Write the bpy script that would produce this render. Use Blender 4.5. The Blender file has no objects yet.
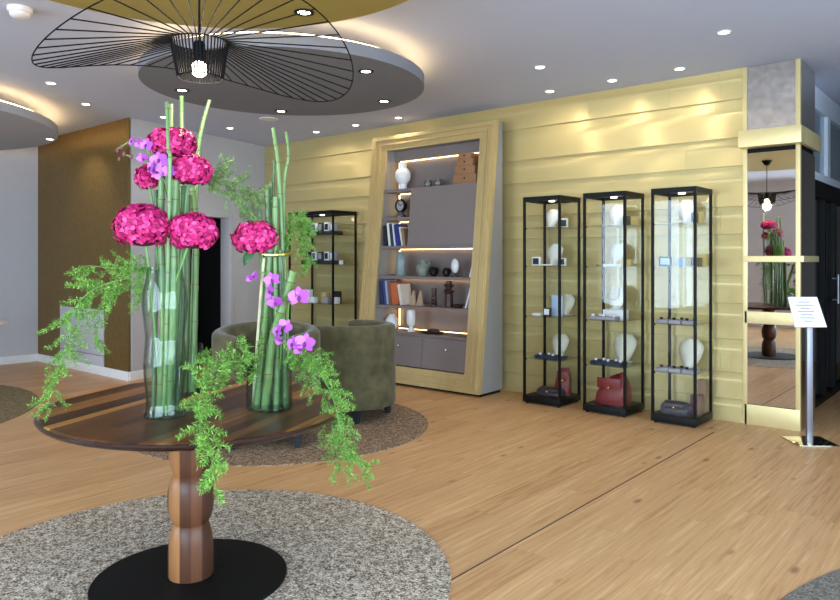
import bpy, bmesh, math, random
from math import sin, cos, pi, radians as R
from mathutils import Vector, Matrix
C = bpy.context.scene.collection
SC = bpy.context.scene
random.seed(7)

def lin(c):
    return tuple((x/255/12.92 if x/255 <= .04045 else ((x/255+.055)/1.055)**2.4) for x in c[:3]) + (1,)

# ------------------------------------------------------------------ camera, world, big lights, exposure
cd = bpy.data.cameras.new('camera'); cam = bpy.data.objects.new('camera', cd); C.objects.link(cam)
cam.location = (0, 0, 1.4); cam.rotation_euler = (R(90), 0, R(40.2))
cd.sensor_width = 36; cd.lens = 36*710/840; cd.shift_y = -40/840
cd.clip_start = .05; cd.clip_end = 60
SC.camera = cam
SC.view_settings.view_transform = 'Standard'; SC.view_settings.look = 'None'
SC.view_settings.exposure = 0.08; SC.view_settings.gamma = 1; SC.view_settings.use_curve_mapping = False
w = bpy.data.worlds.new('World'); SC.world = w; w.use_nodes = True
w.node_tree.nodes['Background'].inputs[0].default_value = (.75, .87, 1, 1)
w.node_tree.nodes['Background'].inputs[1].default_value = 1.0
SC.cycles.max_bounces = 10; SC.cycles.diffuse_bounces = 5; SC.cycles.glossy_bounces = 5
SC.cycles.transparent_max_bounces = 40; SC.cycles.caustics_reflective = False
SC.cycles.sample_clamp_indirect = 4

def area(name, loc, rot, sx, sy, power, col):
    l = bpy.data.lights.new(name, 'AREA'); l.shape = 'RECTANGLE'; l.size = sx; l.size_y = sy; l.energy = power; l.color = col
    o = bpy.data.objects.new(name, l); C.objects.link(o); o.location = loc; o.rotation_euler = rot; return o
DAY = (.62, .80, 1)
area('daylight_back_left', (-6.2, -3.45, 1.6), (R(90), 0, 0), 2.5, 2.5, 270, DAY)
area('daylight_back', (-.4, -3.45, 1.6), (R(90), 0, 0), 5.0, 2.5, 490, DAY)
area('daylight_right', (3.25, 1.5, 1.6), (R(90), 0, R(90)), 6.5, 2.5, 490, DAY)

# ------------------------------------------------------------------ materials
def newmat(name):
    m = bpy.data.materials.new(name); m.use_nodes = True; nt = m.node_tree
    return m, nt, nt.nodes['Principled BSDF'], nt.nodes, nt.links
def mat(name, col, rough=.5, metal=0, var=.06, scale=8, bump=0, bscale=200, stretch=(1, 1, 1), coat=0, spec=.5, sheen=0, emit=None, es=0):
    m, nt, b, N, L = newmat(name)
    b.inputs['Roughness'].default_value = rough; b.inputs['Metallic'].default_value = metal
    b.inputs['Specular IOR Level'].default_value = spec
    if coat: b.inputs['Coat Weight'].default_value = coat; b.inputs['Coat Roughness'].default_value = .12
    if sheen: b.inputs['Sheen Weight'].default_value = sheen; b.inputs['Sheen Roughness'].default_value = .4
    tc = N.new('ShaderNodeTexCoord'); mp = N.new('ShaderNodeMapping'); L.new(tc.outputs['Object'], mp.inputs[0])
    mp.inputs['Scale'].default_value = stretch
    nz = N.new('ShaderNodeTexNoise'); nz.inputs['Scale'].default_value = scale; nz.inputs['Detail'].default_value = 4
    L.new(mp.outputs[0], nz.inputs['Vector'])
    rp = N.new('ShaderNodeValToRGB'); c = lin(col)
    rp.color_ramp.elements[0].position = .3; rp.color_ramp.elements[1].position = .7
    rp.color_ramp.elements[0].color = tuple(x*(1-var) for x in c[:3]) + (1,)
    rp.color_ramp.elements[1].color = tuple(min(1, x*(1+var)) for x in c[:3]) + (1,)
    L.new(nz.outputs[0], rp.inputs[0]); L.new(rp.outputs[0], b.inputs['Base Color'])
    if bump:
        n2 = N.new('ShaderNodeTexNoise'); n2.inputs['Scale'].default_value = bscale; n2.inputs['Detail'].default_value = 3
        L.new(mp.outputs[0], n2.inputs['Vector'])
        bp = N.new('ShaderNodeBump'); bp.inputs['Strength'].default_value = bump; bp.inputs['Distance'].default_value = .002
        L.new(n2.outputs[0], bp.inputs['Height']); L.new(bp.outputs[0], b.inputs['Normal'])
    if emit:
        b.inputs['Emission Color'].default_value = lin(emit); b.inputs['Emission Strength'].default_value = es
    return m
def mat_island(name, cols, rough=.5, sheen=0):      # colour differs from petal to petal / leaf to leaf
    m, nt, b, N, L = newmat(name); b.inputs['Roughness'].default_value = rough
    b.inputs['Specular IOR Level'].default_value = .3
    g = N.new('ShaderNodeNewGeometry'); rp = N.new('ShaderNodeValToRGB')
    e = rp.color_ramp.elements
    while len(e) < len(cols): e.new(.5)
    for i, c in enumerate(cols): e[i].position = i/(len(cols)-1); e[i].color = lin(c)
    L.new(g.outputs['Random Per Island'], rp.inputs[0]); L.new(rp.outputs[0], b.inputs['Base Color'])
    return m
def mat_glass(name, tint=(1, 1, 1), rough=.0, ior=1.5, k=1.0, edge=None):
    m = bpy.data.materials.new(name); m.use_nodes = True; N = m.node_tree.nodes; L = m.node_tree.links
    N.remove(N['Principled BSDF']); out = N['Material Output']
    t = N.new('ShaderNodeBsdfTransparent'); t.inputs[0].default_value = (*tint, 1)
    if edge:                                             # tint darkens edge-on for the longer glass path; stands in for refraction's dark outline
        lw = N.new('ShaderNodeLayerWeight'); lw.inputs['Blend'].default_value = .5
        mc = N.new('ShaderNodeMix'); mc.data_type = 'RGBA'; mc.inputs[6].default_value = (*tint, 1); mc.inputs[7].default_value = (*edge, 1)
        L.new(math_node(N, L, 'POWER', lw.outputs['Facing'], 3), mc.inputs[0]); L.new(mc.outputs[2], t.inputs[0])
    g = N.new('ShaderNodeBsdfGlossy'); g.inputs['Roughness'].default_value = rough
    f = N.new('ShaderNodeLayerWeight'); f.inputs['Blend'].default_value = .5          # Schlick: same from either side of the sheet
    r0 = ((ior-1)/(ior+1))**2
    fac = math_node(N, L, 'MULTIPLY', math_node(N, L, 'ADD', math_node(N, L, 'MULTIPLY', math_node(N, L, 'POWER', f.outputs['Facing'], 5), 1-r0), r0), k)
    mx = N.new('ShaderNodeMixShader'); L.new(fac, mx.inputs[0]); L.new(t.outputs[0], mx.inputs[1]); L.new(g.outputs[0], mx.inputs[2])
    L.new(mx.outputs[0], out.inputs[0]); return m
def mat_emit(name, col, s):
    m = bpy.data.materials.new(name); m.use_nodes = True; N = m.node_tree.nodes; L = m.node_tree.links
    N.remove(N['Principled BSDF']); e = N.new('ShaderNodeEmission'); e.inputs[0].default_value = lin(col); e.inputs[1].default_value = s
    L.new(e.outputs[0], N['Material Output'].inputs[0]); return m
def math_node(N, L, op, a, b=None):
    n = N.new('ShaderNodeMath'); n.operation = op
    for i, v in enumerate((a, b)):
        if v is None: continue
        if isinstance(v, (int, float)): n.inputs[i].default_value = v
        else: L.new(v, n.inputs[i])
    return n.outputs[0]
def mat_wood(name, cols, width, length, rough=.4, rot=0, grain=.35, gs=(14, .9, 1), coat=0, joint=.9, knots=False, vertical=False, tone=1.0, spec=.5):
    # boards running along local y (or z when vertical), each with its own tone, with stretched grain
    m, nt, b, N, L = newmat(name); b.inputs['Roughness'].default_value = rough; b.inputs['Specular IOR Level'].default_value = spec
    if coat: b.inputs['Coat Weight'].default_value = coat; b.inputs['Coat Roughness'].default_value = .18
    tc = N.new('ShaderNodeTexCoord'); mp = N.new('ShaderNodeMapping'); mp.inputs['Rotation'].default_value = (0, 0, rot)
    L.new(tc.outputs['Object'], mp.inputs[0]); sp = N.new('ShaderNodeSeparateXYZ'); L.new(mp.outputs[0], sp.inputs[0])
    along = sp.outputs['Z'] if vertical else sp.outputs['Y']
    u = math_node(N, L, 'DIVIDE', sp.outputs['X'], width); iu = math_node(N, L, 'FLOOR', u); fu = math_node(N, L, 'FRACT', u)
    wn = N.new('ShaderNodeTexWhiteNoise'); wn.noise_dimensions = '1D'; L.new(iu, wn.inputs['W'])
    v = math_node(N, L, 'ADD', math_node(N, L, 'DIVIDE', along, length), wn.outputs['Value']); iv = math_node(N, L, 'FLOOR', v); fv = math_node(N, L, 'FRACT', v)
    w2 = N.new('ShaderNodeTexWhiteNoise'); w2.noise_dimensions = '1D'
    L.new(math_node(N, L, 'ADD', math_node(N, L, 'MULTIPLY', iu, 7.31), math_node(N, L, 'MULTIPLY', iv, 3.17)), w2.inputs['W'])
    mp2 = N.new('ShaderNodeMapping'); mp2.inputs['Scale'].default_value = gs if not vertical else (gs[0], 1, gs[1])
    L.new(mp.outputs[0], mp2.inputs[0])
    off = N.new('ShaderNodeVectorMath'); off.operation = 'ADD'; cx = N.new('ShaderNodeCombineXYZ')
    L.new(math_node(N, L, 'MULTIPLY', w2.outputs['Value'], 30), cx.inputs[1]); L.new(math_node(N, L, 'MULTIPLY', w2.outputs['Value'], 17), cx.inputs[2])
    L.new(mp2.outputs[0], off.inputs[0]); L.new(cx.outputs[0], off.inputs[1])
    nz = N.new('ShaderNodeTexNoise'); nz.inputs['Scale'].default_value = 1.6; nz.inputs['Detail'].default_value = 7; nz.inputs['Roughness'].default_value = .62; nz.inputs['Distortion'].default_value = .6
    L.new(off.outputs[0], nz.inputs['Vector'])
    g = math_node(N, L, 'MULTIPLY', math_node(N, L, 'SUBTRACT', nz.outputs[0], .5), grain*4)
    val = math_node(N, L, 'ADD', math_node(N, L, 'ADD', math_node(N, L, 'MULTIPLY', w2.outputs['Value'], tone), .5*(1-tone)), g)
    rp = N.new('ShaderNodeValToRGB'); e = rp.color_ramp.elements
    while len(e) < len(cols): e.new(.5)
    for i, c in enumerate(cols): e[i].position = i/(len(cols)-1); e[i].color = lin(c)
    L.new(val, rp.inputs[0]); col = rp.outputs[0]
    # thin joints between boards
    ju = math_node(N, L, 'LESS_THAN', math_node(N, L, 'MINIMUM', fu, math_node(N, L, 'SUBTRACT', 1, fu)), .0012/width)
    jv = math_node(N, L, 'LESS_THAN', fv, .002/length)
    j = math_node(N, L, 'MAXIMUM', ju, jv)
    mx = N.new('ShaderNodeMix'); mx.data_type = 'RGBA'; mx.blend_type = 'MULTIPLY'; L.new(math_node(N, L, 'MULTIPLY', j, 1-joint), mx.inputs[0])
    L.new(col, mx.inputs[6]); mx.inputs[7].default_value = (.25, .2, .15, 1); col = mx.outputs[2]
    if knots:
        vo = N.new('ShaderNodeTexVoronoi'); vo.inputs['Scale'].default_value = 1.0
        mp3 = N.new('ShaderNodeMapping'); mp3.inputs['Scale'].default_value = (5.5, 2.2, 0); L.new(mp.outputs[0], mp3.inputs[0]); L.new(mp3.outputs[0], vo.inputs['Vector'])
        k = N.new('ShaderNodeMapRange'); k.inputs[1].default_value = .05; k.inputs[2].default_value = .13; k.inputs[3].default_value = .75; k.inputs[4].default_value = 0
        L.new(vo.outputs['Distance'], k.inputs[0])
        my = N.new('ShaderNodeMix'); my.data_type = 'RGBA'; L.new(k.outputs[0], my.inputs[0]); L.new(col, my.inputs[6]); my.inputs[7].default_value = lin((120, 84, 52)); col = my.outputs[2]
    L.new(col, b.inputs['Base Color'])
    bp = N.new('ShaderNodeBump'); bp.inputs['Strength'].default_value = .12; bp.inputs['Distance'].default_value = .001
    L.new(nz.outputs[0], bp.inputs['Height']); L.new(bp.outputs[0], b.inputs['Normal'])
    return m
def mat_rug(name, c1, c2, c3, sc=150):
    m, nt, b, N, L = newmat(name); b.inputs['Roughness'].default_value = .95; b.inputs['Specular IOR Level'].default_value = .1
    tc = N.new('ShaderNodeTexCoord'); vo = N.new('ShaderNodeTexVoronoi'); vo.inputs['Scale'].default_value = sc; L.new(tc.outputs['Object'], vo.inputs['Vector'])
    sp = N.new('ShaderNodeSeparateColor'); L.new(vo.outputs['Color'], sp.inputs[0])
    nz = N.new('ShaderNodeTexNoise'); nz.inputs['Scale'].default_value = 28; nz.inputs['Detail'].default_value = 4; L.new(tc.outputs['Object'], nz.inputs['Vector'])
    v = math_node(N, L, 'ADD', math_node(N, L, 'MULTIPLY', sp.outputs[0], .75), math_node(N, L, 'MULTIPLY', math_node(N, L, 'SUBTRACT', nz.outputs[0], .37), 1.0))
    rp = N.new('ShaderNodeValToRGB'); e = rp.color_ramp.elements; e.new(.5)
    for i, c in enumerate((c1, c2, c3)): e[i].color = lin(c)
    e[0].position = .12; e[1].position = .5; e[2].position = .9
    L.new(v, rp.inputs[0]); L.new(rp.outputs[0], b.inputs['Base Color'])
    bp = N.new('ShaderNodeBump'); bp.inputs['Strength'].default_value = .6; bp.inputs['Distance'].default_value = .004; L.new(v, bp.inputs['Height']); L.new(bp.outputs[0], b.inputs['Normal'])
    return m

M = {}
M['ceiling'] = mat('ceiling_paint', (200, 206, 226), .9, var=.01, spec=.1)
M['wall'] = mat('grey_wall_paint', (194, 190, 192), .85, var=.015, spec=.15)
M['white'] = mat('white_paint', (235, 233, 232), .5, var=.01)
M['brown_gold'] = mat('brushed_bronze_wallpaper', (124, 97, 46), .42, .5, var=.16, scale=16, stretch=(2, 2, 1), bump=.15, bscale=60)
M['gold'] = mat('satin_brass_boards', (213, 193, 135), .5, .42, var=.02, scale=3)
gb = M['gold'].node_tree.nodes['Principled BSDF']; gb.inputs['Anisotropic'].default_value = .9; gb.inputs['Anisotropic Rotation'].default_value = .25
tn = M['gold'].node_tree.nodes.new('ShaderNodeTangent'); tn.direction_type = 'RADIAL'; tn.axis = 'Z'; M['gold'].node_tree.links.new(tn.outputs[0], gb.inputs['Tangent'])
M['gold_bright'] = mat('polished_brass_trim', (226, 206, 150), .42, .45, var=.02)
M['gold_frame'] = mat('gold_moulding', (202, 176, 122), .46, .35, var=.05, scale=5, stretch=(4, 4, 1))
M['gold_disc'] = mat('gold_ceiling_paint', (176, 158, 84), .5, .35, var=.03)
M['grey_disc'] = mat('grey_ceiling_paint', (128, 128, 133), .8, var=.015, spec=.2)
M['light_grey_disc'] = mat('pale_grey_ceiling_paint', (182, 180, 184), .8, var=.015, spec=.2)
M['taupe'] = mat('taupe_lacquer', (124, 112, 109), .55, var=.02)
M['taupe_side'] = mat('grey_side_lacquer', (146, 142, 139), .5, var=.02)
M['black'] = mat('black_metal', (8, 8, 9), .5, 0, spec=.25, var=.05)
M['black_matte'] = mat('black_matte', (8, 8, 8), .6, spec=.2, var=.05)
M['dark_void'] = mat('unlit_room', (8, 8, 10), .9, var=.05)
M['wire'] = mat('black_wire', (6, 6, 9), .6, spec=.15, var=.05)
M['velvet'] = mat('olive_velvet', (90, 84, 60), .85, var=.32, scale=9, sheen=.25, bump=.1, bscale=90, spec=.15)
M['leg'] = mat('dark_metal_leg', (58, 60, 64), .4, .5)
M['steel'] = mat('brushed_steel', (150, 150, 160), .42, .8, var=.03)
M['chrome'] = mat('polished_steel_plate', (225, 215, 190), .06, 1, var=.01)
M['mirror'] = mat('mirror_glass', (212, 206, 198), .015, 1, var=.02, scale=12)
M['antique'] = mat('mottled_mirror', (186, 180, 176), .25, .8, var=.16, scale=16)
M['floor'] = mat_wood('oak_plank_floor', [(184, 134, 86), (202, 154, 104), (208, 160, 110), (222, 178, 126)], .17, 1.25, .42, grain=.75, gs=(26, 1.1, 1), joint=.72, tone=.4, knots=True)
M['walnut'] = mat_wood('walnut_boards', [(52, 27, 13), (78, 43, 21), (106, 64, 31), (204, 142, 72)], .058, 3.0, .36, rot=R(-22), grain=.14, gs=(16, 1.0, 1), spec=.28, joint=.8)
M['walnut_leg'] = mat_wood('walnut_turned', [(64, 38, 28), (90, 56, 40), (112, 72, 50), (158, 108, 66)], .046, 4.0, .36, rot=R(-58), grain=.12, gs=(14, .8, 1), spec=.3, joint=.8, vertical=True)
M['walnut_edge'] = mat('walnut_edge', (50, 25, 17), .25, var=.2, scale=5, spec=.4)
M['rug_grey'] = mat_rug('speckled_grey_carpet', (88, 75, 62), (166, 149, 130), (230, 213, 190), 140)
M['rug_brown'] = mat_rug('speckled_brown_carpet', (80, 62, 48), (138, 114, 92), (190, 164, 138), 150)
M['rug_olive'] = mat_rug('speckled_olive_carpet', (92, 80, 56), (132, 116, 86), (160, 144, 112), 150)
M['rug_dark'] = mat_rug('speckled_dark_carpet', (86, 80, 72), (118, 110, 100), (146, 138, 126), 150)
M['glass'] = mat_glass('clear_glass', (.97, .985, .975))
M['pane'] = mat_glass('cabinet_glass', (.985, .992, .985), ior=1.5, k=.5)
M['vase_glass'] = mat_glass('vase_glass', (.96, .98, .97), ior=1.45, k=.8, edge=(.3, .36, .34))
M['water'] = mat_glass('vase_water', (.9, .95, .93), ior=1.2, k=.5)
M['dark_glass'] = mat('dark_door_glass', (22, 21, 22), .06, 0, var=.1, spec=.6)
M['blue_glass'] = mat('blue_grey_glass', (140, 160, 176), .12, 0, var=.06, spec=.6)
M['frame_white'] = mat('pale_blue_frame', (226, 234, 244), .4, var=.02)
M['bamboo'] = mat('bamboo_skin', (108, 142, 80), .35, var=.24, scale=9, stretch=(3, 3, .6), coat=.2)
M['bamboo_dark'] = mat('bamboo_skin_dark', (72, 100, 52), .38, var=.2, scale=9, stretch=(3, 3, .6), coat=.2)
M['node'] = mat('bamboo_node', (104, 92, 48), .6, var=.2)
M['dry'] = mat('dry_pale_stem', (206, 198, 160), .6, var=.15, scale=20)
M['stem'] = mat('flower_stem', (112, 160, 84), .45, var=.1, scale=20)
M['hyd'] = mat_island('magenta_petal', [(150, 14, 80), (196, 26, 104), (220, 44, 124), (238, 92, 160)], .55)
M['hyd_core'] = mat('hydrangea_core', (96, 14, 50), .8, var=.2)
M['orchid'] = mat_island('orchid_petal', [(158, 62, 166), (180, 84, 186), (196, 106, 200), (216, 142, 216)], .5)
M['orchid_lip'] = mat('orchid_lip', (120, 20, 110), .5, var=.2)
M['fern'] = mat_island('fern_needle', [(62, 104, 40), (96, 146, 54), (130, 180, 72), (176, 216, 110)], .55)
M['fern_dark'] = mat_island('fern_needle_dark', [(66, 94, 50), (98, 128, 68), (126, 156, 88), (164, 188, 124)], .55)
M['leaf'] = mat('broad_leaf', (48, 92, 48), .4, var=.2)
M['bulb'] = mat_emit('bulb_glow', (255, 232, 205), 14)
M['lamp_lens'] = mat_emit('lamp_lens', (255, 240, 222), 14)
M['led'] = mat_emit('warm_led_strip', (255, 214, 148), 16)
M['led_shelf'] = mat_emit('shelf_led_strip', (255, 214, 150), 7)
M['led_case'] = mat_emit('case_lamp', (255, 244, 230), 4)
M['ceramic'] = mat('white_ceramic', (232, 230, 228), .3, var=.02)
M['blue_ceramic'] = mat('grey_blue_ceramic', (128, 140, 140), .28, var=.12, scale=14)
M['jug'] = mat('grey_green_ceramic', (120, 126, 114), .4, var=.25, scale=18)
M['box_brown'] = mat('brown_card_box', (152, 108, 72), .6, var=.05)
M['dark_wood'] = mat('dark_brown_wood', (60, 36, 28), .4, var=.2, scale=20)
M['pale_wood'] = mat('pale_wood', (176, 148, 118), .6, var=.12, scale=20)
M['mosaic'] = mat('black_silver_mosaic', (112, 108, 104), .3, .4, var=.75, scale=42)
M['silver'] = mat('silver', (200, 200, 202), .25, .8)
M['bust'] = mat('white_linen_bust', (222, 218, 210), .7, var=.02)
M['bust_clear'] = mat('frosted_bust', (216, 210, 192), .6, var=.03)
M['navy'] = mat('navy_velvet_tray', (30, 36, 62), .7, var=.1)
M['tray_grey'] = mat('grey_tray', (150, 148, 158), .6, var=.05)
M['red_leather'] = mat('red_leather', (116, 18, 26), .42, var=.15, scale=14, bump=.15, bscale=60)
M['black_leather'] = mat('dark_grey_leather', (52, 48, 60), .4, var=.15, scale=14)
M['purple_box'] = mat('plum_box', (96, 46, 66), .6, var=.05)
M['brown_box'] = mat('brown_panel_box', (120, 84, 70), .6, var=.05)
M['gold_item'] = mat('gold_jewel', (226, 184, 96), .25, .9)
M['gold_cushion'] = mat('gold_card', (206, 178, 112), .5, .2)
M['black_card'] = mat('black_card', (20, 20, 24), .5)
M['white_card'] = mat('white_card', (236, 236, 238), .6, var=.01)
M['blue_card'] = mat('pale_blue_card', (176, 198, 226), .6, var=.03)
M['paper'] = mat('paper', (240, 236, 240), .6, var=.01)
M['print'] = mat('grey_print', (150, 146, 152), .7)
M['lavender'] = mat('lavender_grey_panel', (196, 192, 198), .6, var=.01)
M['joint'] = mat('dark_joint', (70, 56, 46), .7)

# ------------------------------------------------------------------ mesh helpers
class MB:
    def __init__(s): s.v = []; s.f = []
    def add(s, vs, fs):
        b = len(s.v); s.v += [tuple(v) for v in vs]; s.f += [tuple(b+i for i in f) for f in fs]; return s
    def box(s, x0, x1, y0, y1, z0, z1, bev=0, T=None, seg=2):
        bm = bmesh.new(); bmesh.ops.create_cube(bm, size=1)
        for v in bm.verts: v.co = Vector((x0+(v.co.x+.5)*(x1-x0), y0+(v.co.y+.5)*(y1-y0), z0+(v.co.z+.5)*(z1-z0)))
        if bev: bmesh.ops.bevel(bm, geom=bm.edges[:], offset=bev, segments=seg, profile=.6, affect='EDGES')
        bm.verts.index_update()
        s.add([(T @ v.co if T else v.co) for v in bm.verts], [[v.index for v in f.verts] for f in bm.faces]); bm.free(); return s
    def lathe(s, prof, c=(0, 0, 0), n=32, close=False):
        vs = []; fs = []
        for r, z in prof:
            for i in range(n): vs.append((c[0]+r*cos(2*pi*i/n), c[1]+r*sin(2*pi*i/n), c[2]+z))
        k = len(prof)
        for j in range(k-1):
            for i in range(n): fs.append((j*n+i, j*n+(i+1) % n, (j+1)*n+(i+1) % n, (j+1)*n+i))
        if close:
            for i in range(n): fs.append(((k-1)*n+i, (k-1)*n+(i+1) % n, (i+1) % n, i))
        else:
            if prof[0][0] > 1e-5: fs.append(tuple(reversed(range(n))))
            if prof[-1][0] > 1e-5: fs.append(tuple((k-1)*n+i for i in range(n)))
        return s.add(vs, fs)
    def tube(s, pts, rad, n=8, cap=True, closed=False):
        pts = [Vector(p) for p in pts]; k = len(pts)
        if not hasattr(rad, '__len__'): rad = [rad]*k
        vs = []; fs = []; ref = None
        for i, p in enumerate(pts):
            a = pts[i-1] if (i > 0 or closed) else p; b = pts[(i+1) % k] if (i < k-1 or closed) else p
            t = (b-a).normalized()
            if ref is None: ref = Vector((0, 0, 1)) if abs(t.z) < .9 else Vector((1, 0, 0))
            x = (ref - t*ref.dot(t)).normalized(); ref = x; y = t.cross(x)
            for j in range(n): vs.append(p + (x*cos(2*pi*j/n) + y*sin(2*pi*j/n))*rad[i])
        for i in range(k if closed else k-1):
            for j in range(n): fs.append((i*n+j, i*n+(j+1) % n, ((i+1) % k)*n+(j+1) % n, ((i+1) % k)*n+j))
        if cap and not closed: fs.append(tuple(reversed(range(n)))); fs.append(tuple((k-1)*n+j for j in range(n)))
        return s.add(vs, fs)
    def prism(s, poly, f0, f1):          # polygon given as points; f0 / f1 turn a 2D point into 3D at either end
        n = len(poly)
        return s.add([f0(*p) for p in poly] + [f1(*p) for p in poly],
                     [tuple(reversed(range(n))), tuple(range(n, 2*n))] + [(i, (i+1) % n, n+(i+1) % n, n+i) for i in range(n)])
    def ball(s, c, rx, ry=None, rz=None, n=14, m=9, T=None):
        ry = ry or rx; rz = rz or rx; vs = [(0, 0, -rz)]; fs = []
        for j in range(1, m):
            a = -pi/2+pi*j/m
            for i in range(n): vs.append((rx*cos(a)*cos(2*pi*i/n), ry*cos(a)*sin(2*pi*i/n), rz*sin(a)))
        vs.append((0, 0, rz)); top = len(vs)-1
        for i in range(n): fs.append((0, 1+(i+1) % n, 1+i)); fs.append((top, 1+(m-2)*n+i, 1+(m-2)*n+(i+1) % n))
        for j in range(m-2):
            for i in range(n): fs.append((1+j*n+i, 1+j*n+(i+1) % n, 1+(j+1)*n+(i+1) % n, 1+(j+1)*n+i))
        c = Vector(c); return s.add([(T @ Vector(v) if T else Vector(v)) + c for v in vs], fs)
    def build(s, name, m, parent=None, origin=None, smooth=True, ang=38):
        me = bpy.data.meshes.new(name); o0 = Vector(origin) if origin else Vector((0, 0, 0))
        me.from_pydata([tuple(Vector(v)-o0) for v in s.v], [], s.f); me.materials.append(m)
        bm = bmesh.new(); bm.from_mesh(me); bmesh.ops.recalc_face_normals(bm, faces=bm.faces); bm.to_mesh(me); bm.free()
        if smooth:
            me.polygons.foreach_set('use_smooth', [True]*len(me.polygons)); me.set_sharp_from_angle(angle=R(ang))
        me.update(); o = bpy.data.objects.new(name, me); C.objects.link(o)
        if parent: o.parent = parent
        elif origin: o.location = origin
        return o
def tag(o, label, cat, group=None, kind=None):
    if label: o['label'] = label
    if cat: o['category'] = cat
    if group: o['group'] = group
    if kind: o['kind'] = kind
    return o
def thing(name, label, cat, loc=(0, 0, 0), rz=0, group=None):
    o = bpy.data.objects.new(name, None); C.objects.link(o); o.location = loc; o.rotation_euler = (0, 0, rz); o.empty_display_size = .05
    return tag(o, label, cat, group)
def struct(name, mb, m, parent=None, **k):
    o = mb.build(name, m, parent, **k)
    if not parent: o['kind'] = 'structure'
    return o
def dup(root, loc=None, rz=None, label=None, group=None):
    r = root.copy(); C.objects.link(r)
    if loc is not None: r.location = loc
    if rz is not None: r.rotation_euler = (0, 0, rz)
    if label: r['label'] = label
    if group: r['group'] = group
    for ch in list(root.children):
        c = ch.copy(); C.objects.link(c); c.parent = r
        for g in list(ch.children):
            d = g.copy(); C.objects.link(d); d.parent = c
    return r
def shrink(root, k):
    for c in root.children:
        c.data.transform(Matrix.Scale(k, 4))
        for g in c.children: g.data.transform(Matrix.Scale(k, 4))
def single(name, mb, m, label, cat, base, group=None, **k):
    return tag(mb.build(name, m, None, origin=base, **k), label, cat, group)
def curve(pts, n):                       # Catmull-Rom through points
    P = [Vector(p) for p in pts]; P = [2*P[0]-P[1]] + P + [2*P[-1]-P[-2]]; out = []
    segs = len(P)-3
    for i in range(n+1):
        t = i/n*segs; k = min(int(t), segs-1); f = t-k; a, b, c, d = P[k:k+4]
        out.append(.5*((2*b)+(c-a)*f+(2*a-5*b+4*c-d)*f*f+(3*b-a-3*c+d)*f**3))
    return out

# ------------------------------------------------------------------ setting: floor, walls, ceiling
H = 3.05; WY = 6.45
struct('floor', MB().box(-10.6, 3.3, -3.5, 11.2, -.1, 0), M['floor'], smooth=False)
struct('ceiling', MB().box(-10.6, 3.3, -3.5, 11.2, H, H+.12), M['ceiling'], smooth=False)
struct('trim_1', MB().box(-1.904, -1.896, -1, 5.95, 0, .0012), M['joint'], smooth=False)     # dark expansion joint in the floor
struct('wall_left', MB().box(-10.6, -10.4, -3.5, 4.12, 0, H), M['wall'], smooth=False)
struct('wall_alcove', MB().box(-10.6, -7.885, 4.1, 4.12, 0, H), M['brown_gold'], smooth=False)
struct('baseboard_alcove', MB().box(-10.4, -7.87, 4.084, 4.1, 0, .105, .003), M['white'])
struct('baseboard_left', MB().box(-10.4, -10.384, -3.2, 4.084, 0, .105, .003), M['white'])
# slanted grey wall with a dark doorway
GA = Vector((-7.87, 4.1, 0)); GB = Vector((-8.40, 6.45, 0)); gang = math.atan2(GB.y-GA.y, GB.x-GA.x); gl = (GB-GA).length
GT = Matrix.Translation(GA) @ Matrix.Rotation(gang, 4, 'Z')          # local x runs along the wall, +y is behind it
D0, D1, DH = .78, 1.66, 1.97
g = MB(); g.box(.04, D0-.07, 0, .15, 0, H, 0, GT); g.box(D1+.07, gl, 0, .15, 0, H, 0, GT); g.box(D0-.07, D1+.07, 0, .15, DH+.03, H, 0, GT)
struct('wall_door_side', g, M['wall'], smooth=False)
g = MB(); g.box(0, D0-.07, -.015, 0, 0, .105, .003, GT); g.box(D1+.07, gl, -.015, 0, 0, .105, .003, GT)
struct('baseboard_door_side', g, M['white'])
g = MB(); g.box(D0-.07, D0, -.012, .16, 0, DH+.03, .003, GT); g.box(D1, D1+.07, -.012, .16, 0, DH+.03, .003, GT); g.box(D0, D1, -.012, .16, DH, DH+.03, .003, GT)
d1 = struct('door_1', g, M['wall'])
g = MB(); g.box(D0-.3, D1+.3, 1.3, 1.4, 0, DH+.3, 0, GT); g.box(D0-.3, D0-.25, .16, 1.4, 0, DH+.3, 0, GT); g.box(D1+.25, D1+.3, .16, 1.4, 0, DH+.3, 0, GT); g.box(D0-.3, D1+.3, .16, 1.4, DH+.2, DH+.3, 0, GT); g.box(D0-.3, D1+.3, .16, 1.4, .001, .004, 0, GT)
struct('unlit_corridor', g, M['dark_void'], smooth=False)  # corridor box behind the doorway; its darkness is put into the colour
# lapped gold boards on the back wall
ledges = [3.05, 2.787, 2.455, 2.21, 1.862, 1.624, 1.27, 1.025, .715, .43, .20, 0.0]
g = MB(); XL, XR = -8.42, -1.81
joints = {0: [-5.2, -3.25, -2.45, -2.0], 1: [-5.9, -2.05], 2: [-4.9, -2.3], 3: [-5.4, -2.75]}
for i in range(len(ledges)-1):
    zt, zb = ledges[i], ledges[i+1]; xs = [XL]+joints[i % 4]+[XR]
    for a, b in zip(xs[:-1], xs[1:]):
        poly = [(WY-.006, zt+.004), (WY-.024, zb+.003), (WY-.021, zb), (WY, zb), (WY, zt+.004)]
        g.prism(poly, lambda y, z: (a+.0006, y, z), lambda y, z: (b-.0006, y, z))
wb = struct('wall_back', g, M['gold'], smooth=False)
struct('wall_back_core', MB().box(-8.6, -1.81, WY, WY+.2, 0, H), M['gold'], smooth=False)
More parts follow.
